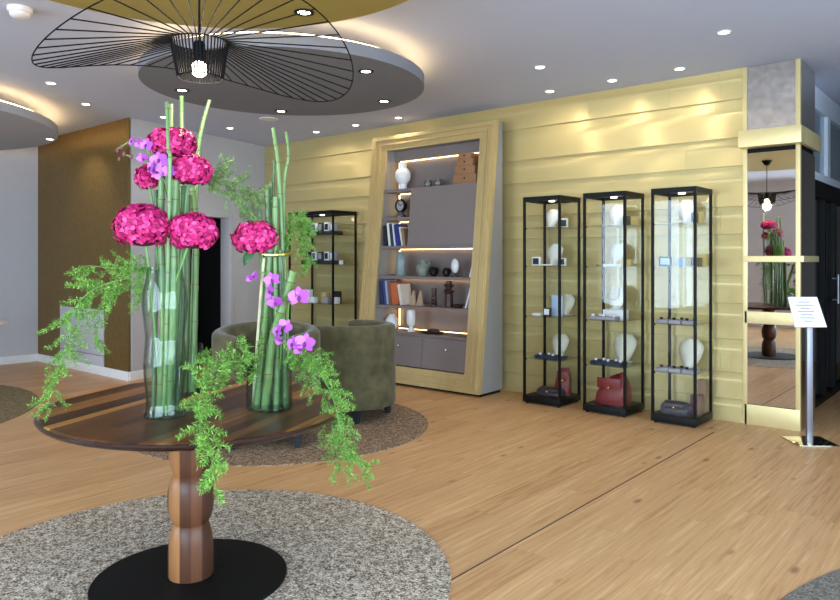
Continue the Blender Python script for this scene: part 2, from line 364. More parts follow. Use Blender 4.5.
# room behind the camera: daylight comes through its windows
def holed_wall(name, fn, a0, a1, holes, z0=.25, z1=2.75, m='wall'):
    g = MB(); xs = [a0]
    for h0, h1 in holes: g.box(*fn(xs[-1], h0), 0, H); g.box(*fn(h0, h1), 0, z0); g.box(*fn(h0, h1), z1, H); xs.append(h1)
    g.box(*fn(xs[-1], a1), 0, H); return struct(name, g, M[m], smooth=False)
holed_wall('wall_street', lambda a, b: (a, b, -3.4, -3.2), -10.6, 3.3, [(-7.5, -4.9), (-2.95, 2.2)])
holed_wall('wall_right', lambda a, b: (3.0, 3.2, a, b), -3.4, 6.65, [(-1.8, 4.8)])
def window(n, fn, a0, a1, k):
    f = MB(); z0, z1 = .25, 2.75; t = .05
    f.box(*fn(a0, a1), z0, z0+t); f.box(*fn(a0, a1), z1-t, z1)
    for i in range(k+1):
        x = a0+(a1-a0-t)*i/k; f.box(*fn(x, x+t), z0+t, z1-t)
    o = struct('window_%d' % n, f, M['white'], smooth=False)
    p = MB()
    fx = fn(a0+t, a1-t); cx = ((fx[0]+fx[1])/2, (fx[2]+fx[3])/2)
    if fx[1]-fx[0] > fx[3]-fx[2]: p.box(fx[0], fx[1], cx[1]-.004, cx[1]+.004, z0+t, z1-t)
    else: p.box(cx[0]-.004, cx[0]+.004, fx[2], fx[3], z0+t, z1-t)
    p.build('window_glass', M['glass'], o, smooth=False)
window(1, lambda a, b: (a, b, -3.34, -3.26), -7.5, -4.9, 4)
window(2, lambda a, b: (a, b, -3.34, -3.26), -2.95, 2.2, 5)
window(3, lambda a, b: (3.06, 3.14, a, b), -1.8, 4.8, 5)
# passage to the right of the mirrored column
struct('wall_back_right', MB().box(.35, 3.2, WY, WY+.2, 0, H), M['wall'], smooth=False)
struct('wall_passage_right', MB().box(.35, .5, WY+.2, 11.2, 0, H), M['taupe'], smooth=False)
struct('wall_passage_end', MB().box(-1.7, .5, 11.0, 11.2, 0, H), M['taupe'], smooth=False)
struct('wall_passage_left', MB().box(-1.72, -1.55, 6.7, 11.0, 0, H), M['black_matte'], smooth=False)
# glazed shopfront along the passage: pale frame with blue-grey glass above, dark glass doors below
f = MB(); X0 = -1.48
f.box(X0-.06, X0, 7.0, 11, 2.84, 3.05); f.box(X0-.06, X0, 7.0, 11, 2.16, 2.24)
for y in (7.0, 8.1, 9.3, 10.5): f.box(X0-.06, X0+.004, y, y+.13, 2.24, 2.84)
w4 = struct('window_4', f, M['frame_white'], smooth=False)
MB().box(X0-.04, X0-.03, 7.0, 11, 2.24, 2.84).build('window_glass', M['blue_glass'], w4, smooth=False)
f = MB(); f.box(X0-.06, X0+.01, 7.0, 11, 2.0, 2.16); f.box(X0-.06, X0+.006, 7.0, 11, 0, .07)
for y in (7.0, 7.95, 8.45, 9.5, 10.6): f.box(X0-.06, X0+.008, y, y+.07, .07, 2.0)
d2 = struct('door_2', f, M['black'], smooth=False)
MB().box(X0-.05, X0-.03, 7.0, 11, .07, 2.0).build('door_glass', M['dark_glass'], d2, smooth=False)
h = MB(); h.tube([(X0+.05, 8.36, .95), (X0+.05, 8.36, 1.25)], .012, 8); h.tube([(X0, 8.36, .99), (X0+.05, 8.36, .99)], .008, 6); h.tube([(X0, 8.36, 1.21), (X0+.05, 8.36, 1.21)], .008, 6)
h.build('door_handle', M['steel'], d2)

# carpets let into the floor
def disc(mb, c, r, z0, z1, n=128, bev=.003):
    return mb.lathe([(r, z0), (r, z1-bev), (r-bev, z1)], (c[0], c[1], 0), n)
def clipx(mb, x): mb.v = [(min(v[0], x), v[1], v[2]) for v in mb.v]; return mb
single('round_carpet', disc(MB(), (-2.82, 1.74), 1.168, 0, .006), M['rug_grey'], 'round speckled grey carpet inlay under the walnut pedestal table', 'carpet', (-2.82, 1.74, 0), 'round carpet inlays')
single('round_carpet', disc(MB(), (-4.816, 3.87), 1.25, 0, .006), M['rug_brown'], 'round brown speckled carpet inlay under the velvet tub chairs', 'carpet', (-4.816, 3.87, 0), 'round carpet inlays')
single('round_carpet', disc(MB(), (-8.2, 1.2), 1.9, 0, .006), M['rug_olive'], 'olive brown carpet inlay at the far left by the pale grey wall', 'carpet', (-8.2, 1.2, 0), 'round carpet inlays')
single('round_carpet', clipx(disc(MB(), (1.778, 2.778), 2.5665, 0, .005), 2.98), M['rug_dark'], 'dark grey carpet inlay cut off by the lower right corner', 'carpet', (1.778, 2.778, 0), 'round carpet inlays')

# access panel low in the bronze wall
t = thing('access_panel', 'pale grey access panel low in the bronze wall', 'panel', (-9.07, 4.09, .105))
MB().box(-9.67, -8.47, 4.086, 4.0995, .24, .795, .002).build('upper_door', M['lavender'], t, origin=(-9.07, 4.09, .105))
MB().box(-9.67, -8.47, 4.086, 4.0995, .105, .232, .002).build('lower_strip', M['lavender'], t, origin=(-9.07, 4.09, .105))

# ------------------------------------------------------------------ ceiling discs with cove light
def ceiling_disc(label, c, r, zb, zt, m, group, led=True):
    t = thing('ceiling_disc', label, 'ceiling panel', (c[0], c[1], zt), 0, group)
    o = (c[0], c[1], zt)
    d = disc(MB(), c, r, zb, zt, 160, .004); d.v = [(max(v[0], -10.395), v[1], v[2]) for v in d.v]      # meets the left wall
    d.build('panel', M[m], t, origin=o)
    for a in range(4):
        hx, hy = c[0]+.55*r*cos(a*pi/2+.6), c[1]+.55*r*sin(a*pi/2+.6)
        if hx > -10: MB().tube([(hx, hy, zt-.01), (hx, hy, H)], .012, 8).build('hanger', M['grey_disc'], t, origin=o)
    if led:
        n = 120; rr = r-.07
        MB().tube([(max(-10.37, c[0]+rr*cos(2*pi*i/n)), c[1]+rr*sin(2*pi*i/n), zt+.016) for i in range(n)], .012, 6, closed=True).build('led_strip', M['led'], t, origin=o)
    return t
ceiling_disc('dark grey suspended ceiling disc with downlights and warm cove light', (-4.616, 3.757), 1.136, 2.82, 2.91, 'grey_disc', 'suspended ceiling discs')
ceiling_disc('gold suspended ceiling disc above the wire pendant lamp', (-2.841, 1.719), 1.272, 2.84, 2.9, 'gold_disc', 'suspended ceiling discs')
ceiling_disc('pale grey suspended ceiling disc glowing at the upper left edge', (-9.214, 1.651), 2.048, 2.82, 2.91, 'light_grey_disc', 'suspended ceiling discs')

def spot(parent, loc, power, size=70, blend=.6, tilt=None, col=(1, .86, .68), rad=.03):
    l = bpy.data.lights.new('spot', 'SPOT'); l.energy = power; l.spot_size = R(size); l.spot_blend = blend if size < 120 else 1; l.color = col; l.shadow_soft_size = rad
    o = bpy.data.objects.new('downlight_beam', l); C.objects.link(o); o.parent = parent; o.location = loc
    if tilt: o.rotation_euler = tilt
    return o
def downlight(x, y, z, label, black=False, power=18, size=80, tilt=None, col=(1, .88, .72), group='ceiling downlights'):
    t = thing('downlight', label, 'ceiling light', (x, y, z), 0, group)
    rr = .058 if black else .05
    MB().lathe([(.036, 0), (.038, -.006), (rr, -.006), (rr, 0)], n=28).build('bezel', M['black'] if black else M['white'], t)
    MB().lathe([(0, -.004), (.036, -.004), (.036, -.001)], n=24).build('lens', M['lamp_lens'], t)
    if power: spot(t, (0, 0, -.02), power, size, .7, tilt, col)
    return t
WALLWASH = (R(14), 0, 0)
for x, y, lab in ((-3.511, 6.0, 'white downlight washing the gold wall above the left glass case'),
                  (-2.86, 6.0, 'white downlight washing the gold wall above the middle glass case'),
                  (-2.241, 6.0, 'white downlight washing the gold wall above the right glass case'),
                  (-6.922, 6.0, 'left of two small downlights over the gold wall behind the bamboo'),
                  (-6.203, 6.0, 'right of two small downlights over the gold wall behind the bamboo'),
                  (-5.5, 6.0, 'small downlight above the leaning shelf frame')):
    downlight(x, y+.12, H, lab, power=14, size=160, tilt=None, group='wall washing downlights')
for x, y, lab in ((-3.134, 5.298, 'white downlight in ceiling right of the dark disc, left of the wall row'),
                  (-1.636, 5.345, 'white downlight nearest the top right, in front of the mirror column'),
                  (-7.542, 5.246, 'white downlight in ceiling above the dark doorway'),
                  (-7.544, 4.351, 'white downlight just above the magenta top bloom by the wall corner'),
                  (-6.899, 2.835, 'left of two white downlights between pendant and bronze wall'),
                  (-7.545, 3.456, 'right of two white downlights between pendant and bronze wall')):
    downlight(x, y, H, lab, power=14)
for x, y, lab in ((-5.346, 3.247, 'black rimmed downlight in dark disc right below the pendant basket'),
                  (-5.379, 4.313, 'black rimmed downlight at far edge of the dark disc above the right bamboo'),
                  (-3.753, 3.813, 'black rimmed downlight in dark disc right of the pendant ring, nearer one'),
                  (-4.338, 4.636, 'black rimmed downlight in dark disc near the gold wall, rightmost far one')):
    downlight(x, y, 2.82, lab, black=True, power=12, group='black rimmed downlights')
downlight(-3.175, 2.714, 2.84, 'black rimmed downlight in the gold ceiling disc', black=True, power=12, group='black rimmed downlights')
downlight(*(-8.695, 3.561), 2.82, 'small downlight at rim of the pale disc beside the bronze wall', power=22, size=95, tilt=(R(38), 0, R(10)))

t = thing('smoke_detector', 'white smoke detector on the ceiling at the upper left', 'smoke detector', (-5.0, 1.86, H))
MB().lathe([(.075, 0), (.075, -.02), (.07, -.03), (.05, -.032)], n=28).build('base', M['white'], t)
MB().lathe([(.062, -.032), (.062, -.05), (.05, -.062), (.03, -.066), (0, -.066)], n=28).build('sensor_cap', M['white'], t)
t = thing('ceiling_speaker', 'flat white round speaker grille in ceiling near the gold wall corner', 'speaker', (-6.71, 5.2, H))
MB().lathe([(0, -.008), (.09, -.008), (.11, -.006), (.11, 0)], n=32).build('grille', M['white'], t)

# ------------------------------------------------------------------ pendant lamp
PC = Vector((-2.80, 1.786, 0)); u_ = Vector((cos(R(40.2)), sin(R(40.2)), 0)); n_ = Vector((-sin(R(40.2)), cos(R(40.2)), 0))
t = thing('pendant_lamp', 'large black wire pendant lamp with wide warped brim and basket', 'pendant lamp', (PC.x, PC.y, 2.84))
po = (PC.x, PC.y, 2.84); NW = 48
def ring_pt(a):
    return PC + u_*(.0149+.6695*cos(a)) + n_*(.6695*sin(a)) + Vector((0, 0, 2.3127+.0039*cos(a)-.0092*sin(a)-.05*cos(2*a)-.0955*sin(2*a)))
bt = PC + Vector((0, 0, 2.372)); bb = PC + Vector((.004, .003, 2.213))
MB().tube([ring_pt(2*pi*i/128) for i in range(128)], .0028, 6, closed=True).build('brim_ring', M['wire'], t, origin=po)
def circ_pt(c, r, a): return c + (u_*cos(a)+n_*sin(a))*r
g = MB()
for i in range(NW):
    a = 2*pi*(i+.5)/NW; g.tube([ring_pt(a), circ_pt(bt, .125, a)], .003, 5)
g.build('brim_wires', M['wire'], t, origin=po)
g = MB()
for i in range(NW):
    a = 2*pi*(i+.5)/NW; g.tube([circ_pt(bt, .125, a), circ_pt(bb, .098, a)], .0034, 5)
for c, r in ((bt, .125), (bb, .098)): g.tube([circ_pt(c, r, 2*pi*i/48) for i in range(48)], .003, 6, closed=True)
g.build('basket', M['wire'], t, origin=po)
MB().lathe([(.0, .41), (.022, .41), (.026, .40), (.026, .33), (.02, .32), (0, .32)], (PC.x, PC.y, 1.965), 20).build('lamp_holder', M['wire'], t, origin=po)
MB().ball((PC.x, PC.y, 2.252), .036, n=20, m=14).build('light_bulb', M['bulb'], t, origin=po)
MB().tube([(PC.x, PC.y, 2.37), (PC.x, PC.y, 2.84)], .005, 8).build('cord', M['wire'], t, origin=po)
MB().lathe([(.07, 0), (.07, -.008), (.03, -.07), (0, -.07)], (PC.x, PC.y, 2.84), 28).build('canopy', M['wire'], t, origin=po)
l = bpy.data.lights.new('pendant_glow', 'POINT'); l.energy = 14; l.color = (1, .84, .66); l.shadow_soft_size = .05
lo = bpy.data.objects.new('pendant_glow', l); C.objects.link(lo); lo.parent = t; lo.location = (0, 0, 2.252-2.84-.08)

# ------------------------------------------------------------------ pedestal table
TC = (-2.853, 1.808); TO = (TC[0], TC[1], .006)
t = thing('pedestal_table', 'round walnut table on a turned bobbin pedestal with black disc base', 'table', TO)
disc(MB(), (-2.775, 1.73), .412, .006, .018, 96, .003).build('base_disc', M['black_matte'], t, origin=TO)
prof = [(.093, .018), (.096, .024), (.097, .10), (.095, .16), (.088, .205), (.078, .238), (.072, .247), (.075, .254), (.088, .275), (.096, .31), (.099, .352), (.097, .395), (.089, .435), (.078, .457), (.073, .463), (.076, .469), (.086, .49), (.093, .53), (.096, .58), (.094, .64), (.09, .70), (.09, .712)]
MB().lathe(prof, (-2.785, 1.735, 0), 48).build('pedestal', M['walnut_leg'], t, origin=(-2.785+.017*0, 1.735, .006)).location = (-2.785-TO[0], 1.735-TO[1], 0)
TR = 1.0; TA, TB = .744, .652            # oval top: long and short half axes
def oval(mb):
    for i, (x, y, z) in enumerate(mb.v):
        r = math.hypot(x, y); a = math.atan2(y, x); k = r-1            # profile offsets are metres from the rim
        lx, ly = (TA+k)*cos(a), (TB+k)*sin(a); q = R(159.2)
        mb.v[i] = (TC[0]+lx*cos(q)-ly*sin(q), TC[1]+lx*sin(q)+ly*cos(q), z)
    return mb
oval(MB().lathe([(TR-.012, .746), (TR-.02, .75)], (0, 0, 0), 160)).build('tabletop', M['walnut'], t, origin=TO, smooth=False)
oval(MB().lathe([(TR-.075, .712), (TR-.03, .717), (TR-.008, .727), (TR, .738), (TR-.004, .745), (TR-.012, .746)], (0, 0, 0), 160)).build('table_edge', M['walnut_edge'], t, origin=TO)

# ------------------------------------------------------------------ tub chairs
def tub_chair(loc, face, label, h, gap=52, slope=0):
    t = thing('tub_chair', label, 'armchair', loc, face, 'olive velvet tub chairs')   # local +x is the open front
    ro, ri, zb = .41, .295, .115; a0, a1 = R(gap), R(360-gap); n = 48
    sec = []                                              # rounded shell section (r, z)
    for i in range(9):
        a = pi*i/8; sec.append(((ro+ri)/2+(ro-ri)/2*cos(a), h-.045+.045*sin(a)))
    sec = [(ro-.012, zb), (ro-.002, zb+.012), (ro, zb+.05), (ro, h-.1)] + sec + [(ri, h-.1), (ri, zb+.02), (ri+.01, zb)]
    vs = []; fs = []; k = len(sec)
    for j in range(n+1):
        a = a0+(a1-a0)*j/n
        drop = 0
        e = min(j, n-j)/n
        f = 1-max(0, (.06-e)/.06)**2*.03
        for r, z in sec: vs.append((r*cos(a), r*sin(a), z if z < .3 else .3+(z-.3)*(f-slope*cos(a))))
    for j in range(n):
        for i in range(k): fs.append((j*k+i, j*k+(i+1) % k, (j+1)*k+(i+1) % k, (j+1)*k+i))
    fs.append(tuple(range(k))); fs.append(tuple(reversed(range(n*k, n*k+k))))
    MB().add(vs, fs).build('shell', M['velvet'], t, ang=50)
    MB().lathe([(.25, .115), (.29, .14), (.292, .36), (.285, .40), (.26, .425), (.2, .435), (0, .438)], n=48).build('seat_cushion', M['velvet'], t)
    for sx, sy in ((1, 1), (1, -1), (-1, 1), (-1, -1)):
        x, y = .245*sx, .245*sy
        MB().add([(x+s*a, y+q*a, z) for z, s in ((0, .022), (.12, .032)) for a, q in ((-1, -1), (1, -1), (1, 1), (-1, 1))] if False else
                 [(x-.02, y-.02, 0), (x+.02, y-.02, 0), (x+.02, y+.02, 0), (x-.02, y+.02, 0), (x-.03, y-.03, .12), (x+.03, y-.03, .12), (x+.03, y+.03, .12), (x-.03, y+.03, .12)],
                 [(3, 2, 1, 0), (4, 5, 6, 7), (0, 1, 5, 4), (1, 2, 6, 5), (2, 3, 7, 6), (3, 0, 4, 7)]).build('leg', M['leg'], t, smooth=False)
    return t
tub_chair((-4.45, 3.43, .006), R(-42), 'olive velvet tub chair nearest the walnut table, behind the right bamboo', .865, 30, .055)
tub_chair((-4.605, 4.473, .006), R(190), 'olive velvet tub chair next to the leaning shelf, back towards viewer', .83)

t = thing('side_table', 'white round table edge at the far left of the view', 'table', (-8.62, 2.62, .006))
o = (-8.62, 2.62, .006)
MB().lathe([(0, .70), (.44, .70), (.45, .71), (.45, .728), (.44, .733), (0, .733)], (o[0], o[1], .006), 64).build('tabletop', M['white'], t, origin=o)
MB().lathe([(.22, 0), (.22, .015), (.03, .03), (.03, .70)], (o[0], o[1], .006), 32).build('pedestal', M['white'], t, origin=o)

# ------------------------------------------------------------------ leaning shelf unit
def fy(z): return 5.88+.32*z/2.87                       # front plane leans back
SX0, SX1, SH = -5.98, -4.19, 2.87
IX0, IX1, IZ0, IZ1 = -5.765, -4.405, .21, 2.70
so = (-5.08, 6.1, 0)
t = thing('shelf_unit', 'tall leaning shelf unit with wide gold frame and lit taupe niches', 'shelf', so)
# stepped gold moulding: nested rings, each one raised a little further
fr = MB()
def lean_ring(o_, i_, d0, d1):
    (ox0, ox1, oz0, oz1), (ix0, ix1, iz0, iz1) = o_, i_
    for quad in (((ox0, oz0), (ix0, iz0), (ix0, iz1), (ox0, oz1)), ((ix1, iz0), (ox1, oz0), (ox1, oz1), (ix1, iz1)),
                 ((ox0, oz0), (ox1, oz0), (ix1, iz0), (ix0, iz0)), ((ix0, iz1), (ix1, iz1), (ox1, oz1), (ox0, oz1))):
        fr.prism(quad, lambda x, z: (x, fy(z)+d0, z), lambda x, z: (x, fy(z)+d1, z))
def ring_at(k): return (SX0+(IX0-SX0)*k, SX1+(IX1-SX1)*k, 0.03+(IZ0-.03)*k, SH+(IZ1-SH)*k)
for k0, k1, d in ((0, .18, 0), (.18, .28, -.012), (.28, .52, .012), (.52, .62, 0), (.62, 1, .022)):
    lean_ring(ring_at(k0), ring_at(k1), .05, d)
fr.build('gold_frame', M['gold_frame'], t, origin=so, smooth=False)
c = MB(); BK = 6.32; BI = 6.41
for x0, x1 in ((SX0+.01, IX0), (IX1, SX1-.005)):        # side walls: wedge shaped
    c.prism([(fy(.03)+.045, .03), (BK, .03), (BK, SH-.01), (fy(SH)+.045, SH-.01)], lambda y, z: (x0, y, z), lambda y, z: (x1, y, z))
c.prism([(fy(IZ1)+.045, IZ1), (BK, IZ1), (BK, SH-.01), (fy(SH)+.045, SH-.01)], lambda y, z: (IX0, y, z), lambda y, z: (IX1, y, z))
c.prism([(fy(.03)+.045, .03), (BK, .03), (BK, IZ0), (fy(IZ0)+.045, IZ0)], lambda y, z: (IX0, y, z), lambda y, z: (IX1, y, z))
c.box(IX0-.02, IX1+.02, BI-.012, BI, IZ0, IZ1); c.box(IX0-.02, IX0, BK, BI-.012, IZ0, IZ1); c.box(IX1, IX1+.02, BK, BI-.012, IZ0, IZ1)
c.box(IX0-.02, IX1+.02, BK, BI, IZ1, IZ1+.02); c.box(IX0-.02, IX1+.02, BK, BI, IZ0-.02, IZ0)
c.build('carcass', M['taupe_side'], t, origin=so, smooth=False)
MB().box(IX0, IX1, BI-.02, BI-.0121, IZ0, IZ1).build('back_panel', M['taupe'], t, origin=so, smooth=False)
MB().box(SX0+.03, SX1-.02, 5.95, 6.30, 0, .03).build('plinth', M['black_matte'], t, origin=so, smooth=False)
DXL = -5.335                                             # left edge of the closed door
def shelf_board(z, x0, x1):
    b = MB(); yf = fy(z)+.03
    b.prism([(yf+.004, z-.032), (BI-.02, z-.032), (BI-.02, z), (yf, z)], lambda y, z_: (x0, y, z_), lambda y, z_: (x1, y, z_))
    b.build('shelf', M['taupe'], t, origin=so, smooth=False)
S1, S2, S3, S4, S5, SB = 2.226, 1.894, 1.564, 1.215, .882, .585
shelf_board(S1, IX0, DXL); shelf_board(S2, IX0, DXL)
shelf_board(S3, IX0, IX1); shelf_board(S4, IX0, IX1); shelf_board(S5, IX0, IX1); shelf_board(SB, IX0, IX1)
d = MB(); d.prism([(fy(1.566)+.03, 1.566), (BI-.022, 1.566), (BI-.022, 2.226), (fy(2.226)+.03, 2.226)], lambda y, z: (DXL, y, z), lambda y, z: (IX1-.004, y, z))
d.build('flap_door', M['taupe'], t, origin=so, smooth=False)
for x0, x1, kx in ((IX0+.003, -5.012, -5.348), (-5.006, IX1-.003, -4.67)):
    d = MB(); d.prism([(fy(.222)+.034, .222), (fy(.222)+.06, .222), (fy(.55)+.06, .55), (fy(.55)+.034, .55)], lambda y, z: (x0, y, z), lambda y, z: (x1, y, z))
    dr = d.build('drawer_front', M['taupe'], t, origin=so, smooth=False)
    MB().ball((kx, fy(.44)+.02, .44), .015, n=12, m=8).build('knob', M['silver'], dr, origin=so)
def led(x0, x1, z, y=BI-.04):
    MB().box(x0, x1, y-.006, y+.006, z-.008, z).build('led_strip', M['led_shelf'], t, origin=so, smooth=False)
led(IX0+.08, IX1-.02, IZ1-.12); led(IX0+.08, DXL-.02, S1-.034); led(IX0+.08, DXL-.02, S2-.034)
led(IX0+.08, IX1-.02, S3-.034); led(IX0+.08, IX1-.02, S4-.034); led(IX0+.08, IX1-.02, S5-.034)
MB().box(IX0+.1, IX1-.02, BI-.1, BI-.085, SB, SB+.006).build('led_strip', M['led_shelf'], t, origin=so, smooth=False)
for z0, z1 in ((S1, IZ1-.13), (S2, S1-.05), (S3, S2-.05), (S4, S3-.05), (SB+.01, S5-.05)):
    MB().box(IX0+.06, IX0+.07, BI-.05, BI-.04, z0+.02, z1).build('led_strip', M['led_shelf'], t, origin=so, smooth=False)
MB().box(IX0, IX1, BI-.06, BI-.02, IZ1-.115, IZ1).build('light_pelmet', M['taupe'], t, origin=so, smooth=False)

# things standing on the shelves
def sc(prof, kr, kh): return [(r*kr, z*kh) for r, z in prof]
def lathe_thing(name, prof, m, label, cat, base, n=32, group=None):
    return single(name, MB().lathe(prof, base, n), M[m], label, cat, base, group)
SY = 6.22
def shx(px): return px
lathe_thing('white_vase', sc([(.062, 0), (.062, .085), (.075, .10), (.115, .145), (.128, .20), (.125, .25), (.10, .295), (.066, .32), (.06, .325), (.06, .40), (.048, .40), (.048, .33)], 0.74, 0.8), 'ceramic', 'white ceramic vase with bulging middle on the top shelf', 'vase', (-5.561, 6.27, S1))
for px, lab in ((-5.17, 'left of two black and white patterned tea light holders on top shelf'), (-5.024, 'right of two black and white patterned tea light holders on top shelf')):
    lathe_thing('candle_holder', [(.03, 0), (.042, .012), (.046, .045), (.042, .082), (.036, .085), (.033, .06), (0, .06)], 'mosaic', lab, 'candle holder', (px, 6.26, S1), 20, 'patterned candle holders')
bx = -4.6
for i, (wd_, hh, lab) in enumerate(((.155, .105, 'brown box with dark knob, widest and lowest of the shelf stack'), (.132, .088, 'brown box second from the bottom of the shelf stack'), (.108, .076, 'brown box third from the bottom of the shelf stack'), (.084, .062, 'brown box smallest and topmost of the shelf stack'))):
    z0 = S1 + sum((.105, .088, .076, .062)[:i]) + .0005*i; b0 = (bx, 6.285, z0)
    t2 = thing('storage_box', lab, 'box', b0, 0, 'stack of brown boxes')
    MB().box(-wd_, wd_, -.095, .095, 0, hh, .004).build('box_body', M['box_brown'], t2)
    MB().ball((0, -.099, hh*.6), .009, n=10, m=6).build('knob', M['black_matte'], t2)
b0 = (-5.566, 6.24, S2)
t2 = thing('clock_sculpture', 'round black and silver clock on a mosaic foot, short second shelf', 'clock', b0)
MB().lathe([(.085, 0), (.085, .03), (.055, .07), (.05, .09)], n=24).build('foot', M['mosaic'], t2)
T = Matrix.Translation((0, 0, .185)) @ Matrix.Rotation(R(90), 4, 'X')
g = MB(); g.lathe([(.098, -.03), (.106, 0), (.098, .03), (.08, .034), (.08, -.034)], n=32, close=True); g.v = [tuple(T @ Vector(v)) for v in g.v]; g.build('rim', M['black'], t2)
g = MB(); g.lathe([(0, .02), (.08, .02), (.08, -.02), (0, -.02)], n=32); g.v = [tuple(T @ Vector(v)) for v in g.v]; g.build('dial', M['silver'], t2)
g = MB()
for a, l in ((.6, .05), (2.4, .065)): g.tube([(0, -.023, .185), (l*cos(a), -.023, .185+l*sin(a))], .004, 5)
g.build('hands', M['black'], t2); shrink(t2, .78)

def book(x, y, z, thick, hh, dep, col, lean, label, group, page=True, rz=0):
    t2 = thing('book', label, 'book', (x, y, z), rz, group)
    cm = mat('book_cover', col, .5, var=.05)
    T = Matrix.Rotation(lean, 4, 'Y')
    if lean > 0: T = Matrix.Translation((0, 0, thick*sin(lean)*0)) @ T
    c = MB(); c.box(0, .003, 0, dep, 0, hh, 0, T); c.box(thick-.003, thick, 0, dep, 0, hh, 0, T); c.box(.003, thick-.003, 0, .003, 0, hh, 0, T)
    dz = -min(v[2] for v in c.v)
    c.v = [(v[0], v[1], v[2]+dz) for v in c.v]; c.build('cover', cm, t2, smooth=False)
    p = MB().box(.003, thick-.003, .003, dep-.004, .004, hh-.004, 0, T); p.v = [(v[0], v[1], v[2]+dz) for v in p.v]; p.build('pages', M['paper'], t2, smooth=False)
    return t2
bxs = -5.73
g_ = 'books on the short third shelf'
for dx, th, hh, col, le, lab in ((0, .055, .24, (18, 20, 30), 0, 'black book upright at the left end of the short shelf'),
                                 (.058, .03, .27, (226, 228, 228), -.12, 'white spined book second from left on the short shelf'),
                                 (.098, .035, .26, (40, 52, 64), -.13, 'dark teal book between two white ones on the short shelf'),
                                 (.142, .022, .26, (214, 220, 230), -.14, 'slim white book in the middle of the short shelf'),
                                 (.172, .062, .25, (30, 44, 120), -.16, 'thick royal blue book on the short shelf'),
                                 (.250, .022, .22, (220, 214, 204), -.2, 'slim cream book leaning at right of the short shelf'),
                                 (.282, .03, .2, (150, 120, 92), -.22, 'tan book leaning at the right end of the short shelf')):
    book(bxs+dx+(hh*abs(math.sin(le)) if le < 0 else 0)*.75, fy(S3)+.06, S3, th, hh, .17, col, le, lab, g_)
g_ = 'books at the left of the fifth shelf'
for dx, th, hh, col, le, lab in ((0, .045, .28, (30, 40, 84), -.1, 'navy book at the left end of the lower book row'),
                                 (.05, .035, .29, (44, 66, 128), -.12, 'blue book second from left in the lower book row'),
                                 (.09, .028, .28, (160, 168, 180), -.12, 'pale grey book third from left in the lower book row'),
                                 (.122, .05, .27, (120, 84, 74), -.1, 'brown book in the middle of the lower book row'),
                                 (.178, .1, .25, (188, 96, 52), -.12, 'thick copper orange book in the lower book row'),
                                 (.285, .04, .24, (216, 200, 184), -.2, 'cream book leaning at right end of the lower book row')):
    book(bxs+dx+hh*abs(math.sin(le))*.75, fy(S5)+.07, S5, th, hh, .18, col, le, lab, g_)
for x, z, hh, lab in ((-4.53, S5, .23, 'left of two white books leaning at right end of the fifth shelf'), (-4.485, S5, .25, 'right of two white books leaning at right end of the fifth shelf'), (-4.475, S4, .22, 'white book leaning at the right end of the fourth shelf')):
    book(x, 6.1, z, .022, hh, .17, (232, 230, 228), .3, lab, 'white books leaning at the right')

lathe_thing('bottle_vase', sc([(.07, 0), (.08, .02), (.083, .17), (.075, .25), (.055, .295), (.05, .30), (.05, .315), (.042, .315), (.042, .28)], 0.76, 0.9), 'blue_ceramic', 'tall grey blue bottle vase at left of the fourth shelf', 'vase', (-5.53, 6.2, S4))
b0 = (-5.195, 6.2, S4)
t2 = thing('jug', 'round grey green jug with handle on the fourth shelf', 'jug', b0)
MB().lathe([(.06, 0), (.075, .02), (.10, .08), (.098, .13), (.07, .18), (.055, .20), (.06, .235), (.052, .235), (.048, .20)], n=28).build('jug_body', M['jug'], t2)
MB().tube(curve([(.056, 0, .22), (.1, 0, .225), (.115, 0, .18), (.09, 0, .13)], 12), .011, 8).build('handle', M['jug'], t2); shrink(t2, .78)
for px, r, lab in ((-5.033, .046, 'larger black interlocking ring sculpture on the fourth shelf'), (-4.848, .04, 'smaller black knot sculpture beside the white face')):
    g = MB()
    for k, (ax, tilt) in enumerate(((0, .3), (1.2, .9), (2.2, -.4))):
        T = Matrix.Translation((.012*(k-1), 0, r+.014)) @ Matrix.Rotation(ax, 4, 'Z') @ Matrix.Rotation(R(90)+tilt*.5, 4, 'X')
        g.tube([T @ Vector((r*cos(2*pi*i/28), r*sin(2*pi*i/28), 0)) for i in range(28)], .0105, 8, closed=True)
    mz = min(v[2] for v in g.v); g.v = [(v[0]+px, v[1]+6.2, v[2]-mz+S4) for v in g.v]
    single('ring_sculpture', g, M['black'], lab, 'sculpture', (px, 6.2, S4), 'black ring sculptures')
b0 = (-4.736, 6.2, S4)
t2 = thing('face_mask', 'white oval face sculpture on a small dark stand', 'sculpture', b0)
MB().lathe([(.05, 0), (.05, .015), (.012, .02), (.01, .06)], n=20).build('stand', M['dark_wood'], t2)
g = MB().ball((0, 0, .15), .062, .035, .10, 18, 14); g.ball((0, -.034, .145), .012, .014, .032); g.ball((-.024, -.03, .175), .016, .008, .008); g.ball((.024, -.03, .175), .016, .008, .008); g.ball((0, -.032, .095), .02, .008, .007)
g.build('face', M['ceramic'], t2); shrink(t2, .8)
for px, lab in ((-5.328, 'left of two pale wooden sail shapes on the fifth shelf'), (-5.223, 'right of two pale wooden sail shapes on the fifth shelf')):
    t2 = thing('sail_ornament', lab, 'ornament', (px, 6.18, S5), 0, 'wooden sail ornaments')
    MB().box(-.05, .05, -.03, .03, 0, .014, .003).build('base', M['pale_wood'], t2)
    MB().prism([(-.045, .014), (.04, .014), (.022, .16), (.01, .17)], lambda x, z: (x, -.012, z), lambda x, z: (x, .012, z)).build('sail', M['pale_wood'], t2, smooth=False)
